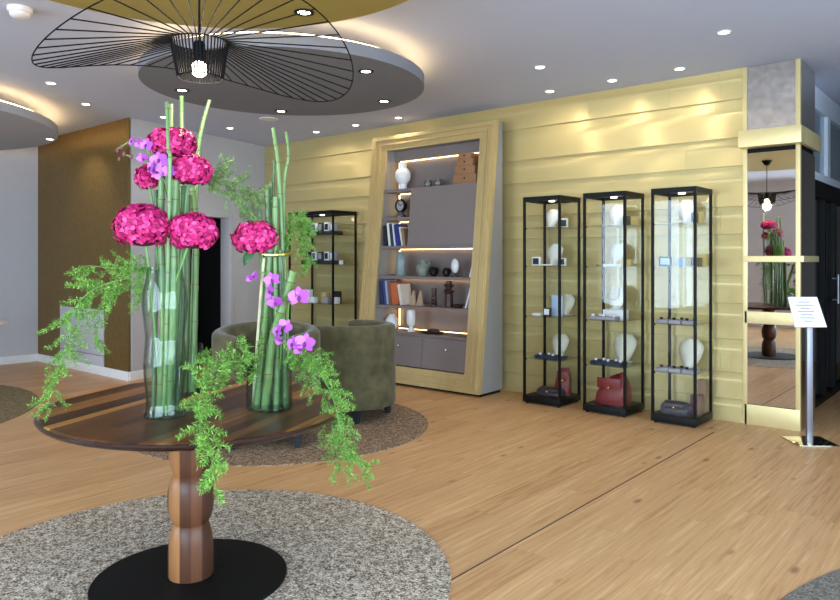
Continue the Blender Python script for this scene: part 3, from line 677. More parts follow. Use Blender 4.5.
lathe_thing('turned_candlestick', sc([(.05, 0), (.05, .02), (.036, .03), (.05, .05), (.05, .075), (.034, .085), (.05, .10), (.05, .125), (.036, .135), (.04, .15), (.04, .26), (.03, .26), (.03, .25)], 0.72, 0.78), 'dark_wood', 'slim dark brown turned candlestick on the fifth shelf', 'candlestick', (-5.033, 6.2, S5), 24)
lathe_thing('totem_candlestick', sc([(.072, 0), (.075, .02), (.068, .04), (.068, .15), (.06, .165), (.09, .185), (.095, .20), (.05, .225), (.05, .235), (.09, .26), (.085, .275), (.05, .285), (.05, .318), (.035, .318)], 0.66, 0.9), 'dark_wood', 'large dark brown stacked totem candlestick on the fifth shelf', 'candlestick', (-4.82, 6.2, S5), 28)
lathe_thing('small_bowl', [(.03, 0), (.045, .012), (.058, .04), (.054, .042), (.04, .016), (0, .012)], 'dark_wood', 'small dark bowl beside the leaning white books', 'bowl', (-4.628, 6.12, S5), 24)
lathe_thing('goblet_lamp', sc([(.06, 0), (.06, .01), (.055, .03), (.035, .045), (.03, .06), (.05, .075), (.066, .10), (.07, .18), (.068, .255), (.06, .27), (0, .272)], 0.72, 0.92), 'ceramic', 'white goblet shaped vase on the low shelf above the drawers', 'vase', (-5.306, 6.12, SB), 28)
lathe_thing('round_vase', sc([(.05, 0), (.085, .03), (.10, .09), (.09, .15), (.055, .19), (.045, .20), (.05, .21), (.04, .21), (.04, .19)], 0.8, 0.85), 'ceramic', 'white rounded vase half hidden by the chair on low shelf', 'vase', (-5.627, 6.15, SB), 28)
b0 = (-4.981, 6.1, SB)
t2 = thing('shallow_tray', 'flat dark tray with a stone on the low shelf', 'tray', b0)
g = MB().lathe([(.13, 0), (.15, .012), (.155, .022), (.145, .022), (.125, .01), (0, .01)], n=32); g.v = [(v[0], v[1]*.6, v[2]) for v in g.v]; g.build('dish', M['dark_wood'], t2)
MB().ball((.02, 0, .032), .085, .05, .024).build('stone', M['dark_wood'], t2)

# ------------------------------------------------------------------ glass display cases
SHZ = (.44, .855, 1.345, 1.715)
def display_case(x0, x1, y0, y1, label, hh=2.015, pb=True):
    cx, cy = (x0+x1)/2, (y0+y1)/2; o = (cx, cy, 0)
    t = thing('display_case', label, 'display case', o, 0, 'black framed glass display cases')
    p = .022
    for px, py in ((x0, y0), (x1-p, y0), (x0, y1-p), (x1-p, y1-p)):
        MB().box(px, px+p, py, py+p, .075, hh-.045, .001).build('post', M['black'], t, origin=o)
    MB().box(x0-.002, x1+.002, y0-.002, y1+.002, .015, .075, .002).build('base', M['black'], t, origin=o)
    for px, py in ((x0+.03, y0+.03), (x1-.03, y0+.03), (x0+.03, y1-.03), (x1-.03, y1-.03)):
        MB().lathe([(.015, 0), (.015, .015)], (px, py, 0), 12).build('foot', M['black'], t, origin=o)
    g = MB(); g.box(x0, x1, y0, y0+p, hh-.045, hh); g.box(x0, x1, y1-p, y1, hh-.045, hh); g.box(x0, x0+p, y0+p, y1-p, hh-.045, hh); g.box(x1-p, x1, y0+p, y1-p, hh-.045, hh)
    g.build('top_frame', M['black'], t, origin=o, smooth=False)
    MB().box(x0+p, x1-p, y0+p, y1-p, hh-.03, hh-.022).build('top_panel', M['pane'], t, origin=o, smooth=False)
    for a in ((x0+p, x1-p, y0+.008, y0+.013), (x0+p, x1-p, y1-.013, y1-.008), (x0+.008, x0+.013, y0+p, y1-p), (x1-.013, x1-.008, y0+p, y1-p)):
        MB().box(*a, .075, hh-.045).build('glass_pane', M['pane'], t, origin=o, smooth=False)
    for z in SHZ:
        s = MB().box(x0+.015, x1-.015, y0+.016, y1-.016, z-.006, z).build('glass_shelf', M['shelf_glass'], t, origin=o, smooth=False)
        for px in (x0+.024, x1-.024): MB().ball((px, y0+.02, z-.009), .009, n=8, m=6).build('shelf_pin', M['black'], s, origin=o)
    MB().lathe([(.03, 0), (.03, .012)], (cx, cy, hh-.042), 16).build('lamp', M['led_case'], t, origin=o)
    l = bpy.data.lights.new('case_light', 'POINT'); l.energy = .55; l.color = (1, .95, .86); l.shadow_soft_size = .03
    lo = bpy.data.objects.new('case_light', l); C.objects.link(lo); lo.parent = t; lo.location = (.08, -.1, hh-.07)
    return t
M['shelf_glass'] = mat_glass('glass_shelf', (.90, .95, .92), ior=1.5)
CY0, CY1 = 5.975, 6.385
C1, C2, C3, C4 = (-3.726, -3.318), (-3.08, -2.667), (-2.436, -2.052), (-7.30, -6.45)
display_case(*C1, CY0, CY1, 'tall black framed glass case, left of three beside the shelf')
display_case(*C2, CY0, CY1, 'tall black framed glass case, middle of the three')
display_case(*C3, CY0, CY1, 'tall black framed glass case, right of three beside the mirror column')
display_case(*C4, CY0, CY1, 'wide black framed glass cabinet behind the chairs, left of the shelf')

def bust_mesh(hh=.2, w=.085, tilt=.25):
    vs = []; fs = []; nj, ni = 12, 10
    for j in range(nj+1):
        t_ = j/nj                                        # bottom to top
        if t_ < .7: hw = w*(.40+.60*math.sin(t_/.7*pi/2))
        else: hw = w*(1-.55*((t_-.7)/.3)**1.6)
        for side in (0, 1):
            for i in range(ni+1):
                s_ = -1+2*i/ni; x = hw*s_; bulge = .05*(1-s_*s_)*(1-.3*t_) - (.018 if side else 0)
                vs.append((x, -bulge+tilt*hh*t_, hh*t_))
    m_ = 2*(ni+1)
    for j in range(nj):
        for i in range(ni):
            a = j*m_+i; fs.append((a, a+1, a+m_+1, a+m_)); b = a+ni+1; fs.append((b, b+m_, b+m_+1, b+1))
        a = j*m_; fs.append((a, a+m_, a+m_+ni+1, a+ni+1)); a = j*m_+ni; b = a+ni+1; fs.append((a, b, b+m_, a+m_))
    for i in range(ni):
        a = i; fs.append((a, a+ni+1, a+ni+2, a+1)); a = nj*m_+i; fs.append((a, a+1, a+ni+2, a+ni+1))
    return vs, fs
BV, BF = bust_mesh()
def bust(x, y, z, s, label, m='bust', rz=0, group='necklace busts in the cases'):
    t2 = thing('necklace_bust', label, 'necklace stand', (x, y, z+.004), rz, group)
    MB().add([(a*s, b*s, c*s+.012) for a, b, c in BV], BF).build('bust_form', M[m], t2, ang=60)
    MB().box(-.05*s, .05*s, -.03*s, .06*s, 0, .013, .003).build('stand_foot', M[m], t2)
    return t2
def card_box(x, y, z, w_, d_, hh, m, label, front=None, rz=0, group=None, lean=0, cat='box', name='jewellery_box'):
    t2 = thing(name, label, cat, (x, y, z), rz, group)
    MB().box(-w_/2, w_/2, -d_/2, d_/2, 0, hh, min(.003, d_/5)).build('box_body', M[m], t2)
    if front: MB().box(-w_*.36, w_*.36, -d_/2-.003, -d_/2-.0001, hh*.15, hh*.85).build('front_insert', M[front], t2, smooth=False)
    return t2
def tray(x, y, z, w_, d_, m, label, items, im='white_card', group=None):
    t2 = thing('jewellery_tray', label, 'tray', (x, y, z), 0, group)
    MB().box(-w_/2, w_/2, -d_/2, d_/2, 0, .03, .004).build('tray_body', M[m], t2)
    for k in range(items):
        xx = -w_/2+w_*(k+.5)/items
        MB().lathe([(.012, .03), (.014, .035), (.016, .046), (.01, .05), (0, .05)], (xx, (-.02, .025)[k % 2], 0), 12).build('ring_pad', M[im], t2)
    return t2
def handbag(x, y, z, w_, d_, hh, m, label, rz=0, handle=True, slouch=0):
    t2 = thing('handbag', label, 'handbag', (x, y, z), rz)
    vs = []; fs = []; n = 24; lv = 8
    for j in range(lv+1):
        q = j/lv; sx = w_/2*(.92+.16*sin(q*pi*.8)-.28*q*q); sy = d_/2*(.95+.12*sin(pi*q)-.75*q*q)
        for i in range(n):
            a = 2*pi*i/n; ca, sa = cos(a), sin(a); e = .55
            vs.append((sx*math.copysign(abs(ca)**e, ca)*(1-slouch*q*q*1.1)+slouch*w_*.3*q, sy*math.copysign(abs(sa)**e, sa), hh*q*(1+slouch*.35*ca*q)+slouch*.02*sin(5*a)*q))
    for j in range(lv):
        for i in range(n): fs.append((j*n+i, j*n+(i+1) % n, (j+1)*n+(i+1) % n, (j+1)*n+i))
    fs.append(tuple(reversed(range(n)))); fs.append(tuple(lv*n+i for i in range(n)))
    MB().add(vs, fs).build('bag_body', M[m], t2, ang=60)
    MB().box(-w_*.34, w_*.34, -d_*.47, -d_*.40, hh*.55, hh*.9, .004).build('flap', M[m], t2)
    MB().ball((0, -d_*.49, hh*.58), .012, .006, .012).build('clasp', M['gold_item'], t2)
    if handle:
        MB().tube(curve([(-w_*.28, 0, hh*.93), (-w_*.25, 0, hh*1.12), (0, 0, hh*1.24), (w_*.25, 0, hh*1.12), (w_*.28, 0, hh*.93)], 20), .011, 8).build('handle', M[m], t2)
    return t2
z1, z2, z3, z4 = SHZ; zB = .076
mid = lambda c: (c[0]+c[1])/2
# left case
bust(mid(C1)-.02, 6.2, z4, .85, 'white necklace bust on top shelf of the left glass case')
card_box(-3.40, 6.2, z4, .085, .02, .09, 'white_card', 'white card with dark picture on top shelf of the left case', 'black_card', cat='card', name='display_card')
bust(mid(C1)-.02, 6.24, z3, 1.0, 'white necklace bust on second shelf of the left glass case')
card_box(-3.635, 6.08, z3, .09, .03, .085, 'white_card', 'small white box with black square front, second shelf left case, left side', 'black_card')
card_box(-3.37, 6.12, z3, .07, .03, .075, 'white_card', 'small white box with black square front, second shelf left case, right side', 'black_card')
card_box(mid(C1), 6.12, z3, .13, .09, .014, 'white_card', 'low white pad before the bust on second shelf of left case', cat='pad', name='display_pad')
card_box(-3.46, 6.18, z2, .12, .02, .20, 'blue_card', 'tall pale blue and white card on third shelf of the left case', None, cat='card', name='display_card')
card_box(-3.52, 6.09, z2+.0005, .075, .03, .08, 'black_card', 'black box with pale centre on third shelf of left case', 'white_card')
bust(-3.425, 6.27, z2, .95, 'cream necklace bust behind the post on third shelf of left case', 'bust_clear')
card_box(-3.64, 6.12, z2, .1, .08, .02, 'white_card', 'low white pad on third shelf of the left case', cat='pad', name='display_pad')
tray(-3.50, 6.12, z1, .28, .16, 'navy', 'navy tray with pale ring pads on lowest shelf of left case', 4)
bust(-3.50, 6.27, z1, 1.05, 'pale frosted bust behind the navy tray in the left case', 'bust_clear')
handbag(-3.52, 6.17, zB, .29, .2, .075, 'black_leather', 'flat dark clutch bag on floor of the left case', handle=False)
handbag(-3.435, 6.25, zB, .16, .14, .26, 'red_leather', 'slim upright red bag in the right rear of left case', rz=R(20), handle=False, slouch=.12)
# middle case
bust(mid(C2)+.02, 6.2, z4, .9, 'white necklace bust on top shelf of the middle glass case')
card_box(-2.73, 6.14, z4, .06, .04, .085, 'black_card', 'black box on top shelf of the middle case')
card_box(-2.72, 6.30, z4, .07, .03, .085, 'gold_cushion', 'gold box on top shelf of the middle case, behind black box')
bust(mid(C2)+.0, 6.24, z3, .95, 'white necklace bust on second shelf of the middle glass case')
card_box(mid(C2)+.02, 6.12, z3, .16, .08, .016, 'white_card', 'low white pad on second shelf of the middle case', cat='pad', name='display_pad')
lathe_thing('brooch', [(.02, 0), (.024, .008), (.01, .022), (0, .026)], 'gold_item', 'small shiny brooch at left of second shelf, middle case', 'jewellery', (-2.99, 6.1, z3), 12)
card_box(-2.735, 6.15, z3, .1, .06, .06, 'gold_cushion', 'gold box on second shelf of the middle case')
card_box(mid(C2)+.01, 6.2, z2, .2, .12, .085, 'white_card', 'white block under the necklace bust in the middle case', cat='block', name='display_block')
bust(mid(C2)+.01, 6.2, z2+.082, 1.0, 'white bust wearing a gold necklace on block, middle case')
g = MB(); cb = Vector((mid(C2)+.01, 6.2, z2+.1))
g.tube([cb+Vector((.048*sin(a), -.047-.012*cos(a)+.02*(1-cos(a)), .135-.06*cos(a))) for a in [R(-150+300*i/30) for i in range(31)]], .0045, 6)
single('gold_necklace', g, M['gold_item'], 'gold necklace hanging on the raised bust in the middle case', 'necklace', tuple(cb))
tray(-2.91, 6.06, z2, .26, .1, 'tray_grey', 'grey tray of rings on third shelf of the middle case', 5)
tray(mid(C2)-.02, 6.12, z1, .3, .16, 'navy', 'navy blue tray with ring pads on lowest shelf of middle case', 5)
bust(mid(C2)+.05, 6.27, z1, 1.25, 'pale frosted bust behind the blue tray in the middle case', 'bust_clear')
handbag(mid(C2)+.0, 6.16, zB, .33, .2, .27, 'red_leather', 'large slouchy red leather handbag on floor of the middle case', handle=False, slouch=.4)
# right case
bust(mid(C3)+.03, 6.2, z4, .95, 'white necklace bust on top shelf of the right glass case', rz=R(15))
card_box(-2.105, 6.1, z4, .05, .04, .09, 'black_card', 'black box on top shelf of the right case')
card_box(-2.10, 6.22, z4, .05, .03, .10, 'gold_cushion', 'gold box on top shelf of right case, beside the black box')
card_box(-2.35, 6.08, z3, .11, .02, .085, 'black_card', 'black framed picture card on second shelf of right case', 'blue_card', cat='card', name='display_card')
card_box(-2.225, 6.12, z3, .07, .02, .07, 'blue_card', 'pale blue card on second shelf of the right case', cat='card', name='display_card')
card_box(-2.105, 6.14, z3, .07, .08, .075, 'black_card', 'black box at right of second shelf in the right case')
card_box(-2.105, 6.29, z3, .07, .05, .11, 'gold_cushion', 'gold box at right rear of second shelf in the right case')
for i, xx in enumerate((-2.36, -2.25, -2.14)):
    tray(xx, 6.1, z2, .1, .16, 'tray_grey', ('left', 'middle', 'right')[i]+' grey tray of black watches on third shelf, right case', 2, 'black_card', 'grey watch trays')
    tray(xx, 6.1, z1, .1, .16, 'tray_grey', ('left', 'middle', 'right')[i]+' grey tray of dark pieces on lowest shelf, right case', 2, 'black_card', 'grey ring trays')
bust(mid(C3)+.03, 6.27, z1, 1.25, 'large pale frosted bust on lowest shelf of the right case', 'bust_clear')
handbag(mid(C3)-.03, 6.14, zB, .26, .18, .1, 'black_leather', 'soft grey leather bag lying on floor of the right case', handle=False)
card_box(-2.13, 6.22, zB, .08, .1, .16, 'purple_box', 'plum coloured box on floor of the right case')
card_box(-2.115, 6.32, zB, .07, .06, .28, 'brown_box', 'tall brown box at right rear of the right case floor')
# cabinet behind the chairs
for k, (z, lab) in enumerate(((z4, 'top'), (z3, 'second'))):
    card_box(-6.84, 6.14, z, .62, .16, .05, 'black_card', 'long black riser on the %s shelf of the cabinet behind chairs' % lab, cat='riser', name='display_riser')
    for i, (xx, m1, m2) in enumerate(((-7.08, 'black_card', 'silver'), (-6.96, 'white_card', 'silver'), (-6.84, 'black_card', 'tray_grey'), (-6.72, 'white_card', 'black_card'), (-6.61, 'tray_grey', 'white_card'))):
        card_box(xx, 6.14, z+.0505, .085, .06, .11, m1, '%s watch box from the left on %s shelf of the cabinet behind chairs' % (('first', 'second', 'third', 'fourth', 'fifth')[i], lab), m2, group='watch boxes on the %s riser' % lab, cat='watch box', name='watch_box')
card_box(-6.50+.0, 6.16, z3, .05, .03, .05, 'white_card', 'tiny white price cube at right of second shelf, cabinet behind chairs')
for i, (xx, yy, m1, hh, lab) in enumerate(((-7.1, 6.15, 'white_card', .16, 'white card box leftmost on third shelf of the cabinet behind chairs'), (-6.95, 6.1, 'white_card', .07, 'low white box left of centre on third shelf of cabinet behind chairs'),
                                     (-6.84, 6.2, 'gold_cushion', .13, 'gold box in the middle of third shelf of cabinet behind chairs'), (-6.72, 6.12, 'tray_grey', .08, 'grey box right of centre on third shelf, cabinet behind chairs'),
                                     (-6.63, 6.22, 'black_card', .15, 'black upright box on third shelf of the cabinet behind chairs'), (-6.53, 6.1, 'bust', .08, 'cream box rightmost on third shelf of the cabinet behind chairs'))):
    card_box(xx, yy, z2, .09, .06, hh, m1, lab, group='boxes on the third shelf')
tray(-6.95, 6.12, z1, .3, .16, 'tray_grey', 'grey tray on lowest shelf of cabinet behind the chairs, left', 4)
tray(-6.62, 6.12, z1, .25, .16, 'navy', 'navy tray on lowest shelf of cabinet behind the chairs, right', 3)

# ------------------------------------------------------------------ mirrored column and lectern sign
KX0, KX1, KY0, KY1 = -1.81, -1.37, 6.44, 6.98; ko = ((KX0+KX1)/2, 6.7, 0)
t = thing('mirror_column', 'mirror clad column with brass bands at the end of the gold wall', 'column', ko)
MB().box(KX0, KX1-.012, KY0+.012, KY1, 0, H-.002).build('core', M['black_matte'], t, origin=ko, smooth=False)
MB().box(KX0+.03, KX1-.035, KY0, KY0+.011, 2.49, H-.003).build('mottled_panel', M['antique'], t, origin=ko, smooth=False)
MB().box(KX0+.03, KX1-.035, KY0, KY0+.011, .175, 2.31).build('mirror_panel', M['mirror'], t, origin=ko, smooth=False)
MB().box(KX1-.011, KX1-.001, KY0+.03, KY1, 2.49, H-.003).build('mottled_panel', M['antique'], t, origin=ko, smooth=False)
MB().box(KX1-.011, KX1-.001, KY0+.03, KY1, .0, 2.31).build('mirror_panel', M['mirror'], t, origin=ko, smooth=False)
for a in ((KX0-.005, KX0+.03, KY0-.012, KY0+.012), (KX1-.035, KX1, KY0-.008, KY0+.03)):
    MB().box(*a, 0, H-.003, .002).build('corner_trim', M['gold_bright'], t, origin=ko)
g = MB(); g.box(KX0-.005, KX1+.035, KY0-.14, KY0-.008, 2.345, 2.485, .003); g.box(KX1, KX1+.035, KY0-.008, KY1+.06, 2.345, 2.485, .003)
g.build('ledge', M['gold_bright'], t, origin=ko)
for z0, z1_, d in ((1.383, 1.434, .03), (.861, .964, .012), (0, .172, .012)):
    g = MB(); g.box(KX0+.01, KX1+(.03 if d > .02 else 0), KY0-d, KY0-.0085 if d > .0085 else KY0, z0, z1_, .002)
    if d > .02: g.box(KX1, KX1+.03, KY0-.0085, KY1, z0, z1_, .002)
    g.build('brass_band', M['gold_bright'], t, origin=ko)

so2 = (-1.235, 6.09, 0)
t = thing('sign_stand', 'steel floor stand holding a tilted white notice by the column', 'sign', so2)
T = Matrix.Translation((-1.235, 6.11, 0)) @ Matrix.Rotation(R(38), 4, 'Z')
MB().box(-.15, .15, -.15, .15, .001, .008, .001, T).build('base_plate', M['chrome'], t, origin=so2)
MB().box(-.022, .022, -.012, .012, .008, .93, .002, Matrix.Translation((*so2[:2], 0)) @ Matrix.Rotation(R(40), 4, 'Z')).build('pole', M['steel'], t, origin=so2)
pc = [Vector((-1.358, 5.975, 1.117)), Vector((-1.175, 6.051, 1.12)), Vector((-1.096, 5.986, 0.902)), Vector((-1.293, 5.899, 0.896))]
nn = (pc[1]-pc[0]).cross(pc[3]-pc[0]).normalized()
nn = nn if nn.dot(Vector((0, 0, 0))-pc[0]) > 0 else -nn
MB().add([p for p in pc]+[p-nn*.012 for p in pc], [(0, 1, 2, 3), (7, 6, 5, 4), (0, 4, 5, 1), (1, 5, 6, 2), (2, 6, 7, 3), (3, 7, 4, 0)]).build('notice_panel', M['paper'], t, origin=so2, smooth=False)
g = MB(); ex = pc[1]-pc[0]; ey = pc[3]-pc[0]
for k, (a, b) in enumerate(((.3, .7), (.2, .8), (.34, .66), (.22, .78), (.3, .7), (.25, .75), (.36, .64))):
    y0 = .16+.105*k
    q = [pc[0]+ex*u+ey*v+nn*.0008 for u, v in ((a, y0), (b, y0), (b, y0+.028), (a, y0+.028))]
    g.add(q, [(0, 1, 2, 3)])
g.build('printed_lines', M['print'], t, origin=so2, smooth=False)

# ------------------------------------------------------------------ vases, bamboo, flowers
def vase(label, c, prof, water):
    o = (c[0], c[1], .7505); t = thing('glass_vase', label, 'vase', o, 0, 'clear glass vases on the walnut table')
    inner = [(max(r-.004, .001), z+(.012 if i == 0 else 0)) for i, (r, z) in enumerate(prof)]
    MB().lathe([(0, 0)] + prof + inner[::-1] + [(0, .012)], n=48).build('glass_body', M['vase_glass'], t, ang=60)
    wp = [(r-.006, z) for r, z in prof if z <= water]
    wp[0] = (wp[0][0], .014)
    MB().lathe([(0, .014)] + wp + [(wp[-1][0], water), (0, water)], n=40).build('water', M['water'], t, ang=60)
    return t
V1 = (-2.721, 1.574); V2 = (-2.518, 1.955); V3 = (-3.106, 1.918)
V1p = [(.081, 0), (.083, .008), (.076, .03), (.075, .08), (.083, .16), (.086, .22), (.081, .28), (.078, .33), (.085, .40), (.092, .46), (.088, .52), (.075, .575), (.068, .62)]
vase('tall curvy clear glass vase at left on the walnut table', V1, V1p, .22)
vase('short clear cylinder vase at right on the walnut table', V2, [(.097, 0), (.099, .006), (.099, .10), (.099, .13), (.099, .20)], .13)
vase('clear cylinder vase at the back, behind the curvy one', V3, [(.07, 0), (.072, .006), (.072, .12), (.072, .24)], .12)

def bamboo(pts, r, label, group, m='bamboo', taper=.85, seg=.13):
    pts = [Vector(p) for p in pts]; o = tuple(pts[0]); t = thing('bamboo_stalk', label, 'bamboo', o, 0, group)
    c = curve(pts, 60) if len(pts) > 2 else [pts[0].lerp(pts[1], i/60) for i in range(61)]
    L = sum((c[i+1]-c[i]).length for i in range(60)); k = max(2, int(L/seg)); rad = []
    ph = random.random()*.6
    for i in range(61):
        f = (i/60*k+ph) % 1; d = min(f, 1-f); s_ = 1-(1-taper)*i/60
        rad.append(r*s_*(1+.16*math.exp(-(d/.05)**2)))
    g = MB().tube(c, rad, 10); nf = len(g.f)
    for i in range(1, 60):
        a = (i/60*k+ph) % 1; b = ((i-1)/60*k+ph) % 1
        if a < b:
            d = (c[i+1]-c[i-1]).normalized(); g.tube([c[i]-d*.002, c[i]+d*.002], rad[i]*1.1, 10)
    cu = g.build('culm', M[m], t, origin=o); cu.data.materials.append(M['node'])
    for p in cu.data.polygons[nf:]: p.material_index = 1
    return t
G1 = 'bamboo stalks in the tall left vase'; G2 = 'bamboo stalks in the right vase'; G3 = 'bamboo stalks behind the tall vase'
bamboo([(-2.803, 1.598, 0.756), (-2.784, 1.601, 1.102), (-2.791, 1.596, 1.519), (-2.787, 1.598, 1.774)], .016, 'green bamboo cut off under the orchids, left in the curvy vase', G1)
bamboo([(-2.735, 1.591, 0.762), (-2.709, 1.599, 1.107), (-2.706, 1.602, 1.525), (-2.7, 1.607, 1.735)], .020, 'thickest bamboo at the front of the curvy vase', G1)
bamboo([(-2.763, 1.645, 0.753), (-2.762, 1.672, 1.098), (-2.755, 1.678, 1.486), (-2.752, 1.681, 1.719)], .015, 'bamboo at the right inside the curvy vase, cut below the blooms', G1, 'bamboo_dark')
bamboo([(-2.869, 1.608, 0.754), (-2.885, 1.621, 1.094), (-2.878, 1.627, 1.4), (-2.881, 1.624, 1.706)], .011, 'darker bamboo at the left rear of the curvy vase', G1, 'bamboo_dark')
bamboo([(-2.721, 1.569, 0.772), (-2.702, 1.572, 1.234), (-2.679, 1.572, 1.792), (-2.684, 1.568, 1.854), (-2.69, 1.563, 2.052)], .0085, 'slender bamboo crossing in front of the topmost bloom', G1)
bamboo([(-2.831, 1.666, 0.754), (-2.853, 1.674, 1.224), (-2.871, 1.685, 1.665), (-2.868, 1.688, 2.09)], .0105, 'tall bamboo rising just behind the slender front one', G1)
bamboo([(-3.081, 1.887, 0.762), (-3.074, 1.893, 1.207), (-3.07, 1.896, 1.714)], .016, 'thick bamboo left in the rear vase, against the dark doorway', G3, 'bamboo_dark')
bamboo([(-3.069, 1.923, 0.763), (-3.071, 1.935, 1.205), (-3.067, 1.938, 1.546), (-3.082, 1.926, 1.751)], .016, 'thick bamboo right in the rear vase, against the dark doorway', G3)
bamboo([(-3.151, 1.919, 0.744), (-3.155, 1.916, 1.449), (-3.155, 1.916, 1.893), (-3.156, 1.915, 2.208)], .012, 'straight tall bamboo with tip below the basket lamp', G3)
bamboo([(-3.143, 1.953, 0.746), (-3.11, 1.954, 1.4), (-3.095, 1.967, 1.903), (-3.078, 1.981, 2.061), (-3.051, 2.004, 2.189)], .011, 'tall bamboo leaning right with bare tip beside the dark disc', G3)
bamboo([(-3.087, 1.869, 0.764), (-3.09, 1.866, 1.207), (-3.094, 1.863, 1.496), (-3.098, 1.86, 1.737)], .010, 'dark bamboo in rear vase seen between the left vase stalks', G3, 'bamboo_dark')
bamboo([(-2.544, 2.04, 0.737), (-2.537, 2.046, 1.085), (-2.541, 2.043, 1.445), (-2.553, 2.033, 1.806), (-2.572, 2.017, 1.995)], .0135, 'tallest thick bamboo in the right vase', G2, taper=.62)
bamboo([(-2.585, 2.084, 0.734), (-2.593, 2.103, 1.215), (-2.597, 2.1, 1.723), (-2.582, 2.113, 1.88), (-2.59, 2.106, 1.991)], .0078, 'slim bamboo with a kinked tip right of the tallest one', G2)
bamboo([(-2.596, 1.996, 0.742), (-2.582, 2.008, 1.22), (-2.587, 2.003, 1.49), (-2.594, 1.998, 1.734)], .012, 'bamboo cut at mid height, left of the tallest in the right vase', G2)
bamboo([(-2.607, 2.039, 0.725), (-2.604, 2.042, 1.217), (-2.614, 2.033, 1.56), (-2.611, 2.036, 1.756)], .011, 'bamboo with a slanted cut beside the mid height one, right vase', G2, 'bamboo_dark')
bamboo([(-2.629, 2.073, 0.726), (-2.625, 2.076, 1.215), (-2.636, 2.067, 1.608), (-2.632, 2.07, 1.862)], .008, 'thin bamboo second tallest behind the tallest, right vase', G2, 'bamboo_dark')
bamboo([(-2.636, 1.988, 0.742), (-2.619, 2.003, 1.219), (-2.626, 1.997, 1.491), (-2.638, 1.987, 1.686)], .0085, 'short thin bamboo leftmost in the right vase', G2)
bamboo([(-2.513, 1.987, 0.745), (-2.518, 1.996, 1.089), (-2.533, 1.997, 1.445), (-2.531, 1.998, 1.68)], .015, 'thick short bamboo with a bare flat cut in the middle, right vase', G2)
bamboo([(-2.534, 1.943, 0.75), (-2.494, 1.951, 1.038), (-2.449, 1.963, 1.174), (-2.392, 1.985, 1.353)], .019, 'thick bamboo leaning right across the front, right vase', G2, taper=.95)
bamboo([(-2.577, 1.933, 0.75), (-2.56, 1.947, 0.98), (-2.547, 1.959, 1.223), (-2.533, 1.97, 1.488)], .017, 'thick bamboo at the front left of the right vase', G2)
bamboo([(-2.487, 2.022, 0.743), (-2.494, 2.017, 1.045), (-2.508, 2.005, 1.444)], .0155, 'bamboo at the front right of the right vase behind the orchids', G2, 'bamboo_dark')
single('dry_stick', MB().tube(curve([(-2.616, 1.94, 0.748), (-2.556, 1.912, 0.962), (-2.539, 1.926, 1.269), (-2.529, 1.934, 1.409)], 30), .0065, 8), M['dry'], 'pale dry stick at left of the right bamboo bunch', 'stick', (-2.616, 1.94, 0.748))
single('binding_cord', MB().tube([(-2.512, 1.916, 1.424), (-2.467, 1.935, 1.422), (-2.442, 1.969, 1.424), (-2.466, 2.027, 1.427), (-2.537, 2.098, 1.432), (-2.643, 2.113, 1.435), (-2.644, 2.034, 1.432)], .006, 6, closed=True), M['gold_item'], 'golden cord tied round the right bamboo bunch', 'cord', (-2.512, 1.916, 1.424))

def floret(mb, c, nrm, s):
    nrm = nrm.normalized(); x = nrm.orthogonal().normalized(); y = nrm.cross(x); a0 = random.random()*pi
    for k in range(4):
        a = a0+k*pi/2; d = x*cos(a)+y*sin(a); e = -x*sin(a)+y*cos(a)
        p = [c, c+d*s*.5+e*s*.42+nrm*s*.12, c+d*s*.98+e*s*.3+nrm*s*.05, c+d*s*1.08-nrm*s*.05, c+d*s*.98-e*s*.3+nrm*s*.05, c+d*s*.5-e*s*.42+nrm*s*.12]
        mid_ = c+d*s*.6+nrm*s*.02
        mb.add(p+[mid_], [(0, 1, 6), (1, 2, 6), (2, 3, 6), (3, 4, 6), (4, 5, 6), (5, 0, 6)])
def hydrangea(c, rx, rz, stem, label, group='magenta hydrangeas', n=105, fs=.021):
    c = Vector(c); o = tuple(c); t = thing('hydrangea', label, 'flower', o, 0, group)
    mb = MB(); ga = pi*(3-5**.5)
    for i in range(n):
        zz = 1-1.72*(i+.5)/n; r = math.sqrt(max(0, 1-zz*zz)); a = i*ga
        d = Vector((r*cos(a), r*sin(a), zz)); jit = 1+random.uniform(-.07, .06)
        p = Vector((d.x*rx*jit, d.y*rx*jit, d.z*rz*jit)); nn_ = Vector((d.x/rx, d.y/rx, d.z/rz)).normalized()
        nn_ += Vector((random.uniform(-.35, .35), random.uniform(-.35, .35), random.uniform(-.35, .35)))
        floret(mb, p, nn_, fs*random.uniform(.85, 1.15))
    mb.build('bloom', M['hyd'], t, smooth=False)
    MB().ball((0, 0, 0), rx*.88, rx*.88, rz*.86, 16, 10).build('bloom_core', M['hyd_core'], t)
    s = [Vector(p) for p in stem]; MB().tube(curve([c]+s, 20), .005, 8).build('stem', M['stem'], t, origin=o)
hydrangea((-2.81, 1.658, 1.905), .100, .066, [(-2.803, 1.664, 1.725), (-2.791, 1.647, 1.228), (-2.78, 1.631, 0.801)], 'magenta hydrangea topmost, under the pendant lamp', n=110)
hydrangea((-2.693, 1.678, 1.779), .083, .068, [(-2.727, 1.675, 1.657), (-2.763, 1.659, 1.228), (-2.773, 1.637, 0.801)], 'magenta hydrangea second from top, right of the bamboo', n=105)
hydrangea((-2.874, 1.578, 1.753), .046, .050, [(-2.832, 1.587, 1.593), (-2.803, 1.598, 1.229), (-2.793, 1.606, 0.803)], 'smallest magenta hydrangea, beneath the left orchid spray', n=55)
hydrangea((-2.782, 1.512, 1.535), .115, .092, [(-2.783, 1.537, 1.358), (-2.792, 1.569, 1.104), (-2.791, 1.596, 0.805)], 'largest magenta hydrangea, left front of the tall vase', n=135, fs=.022)
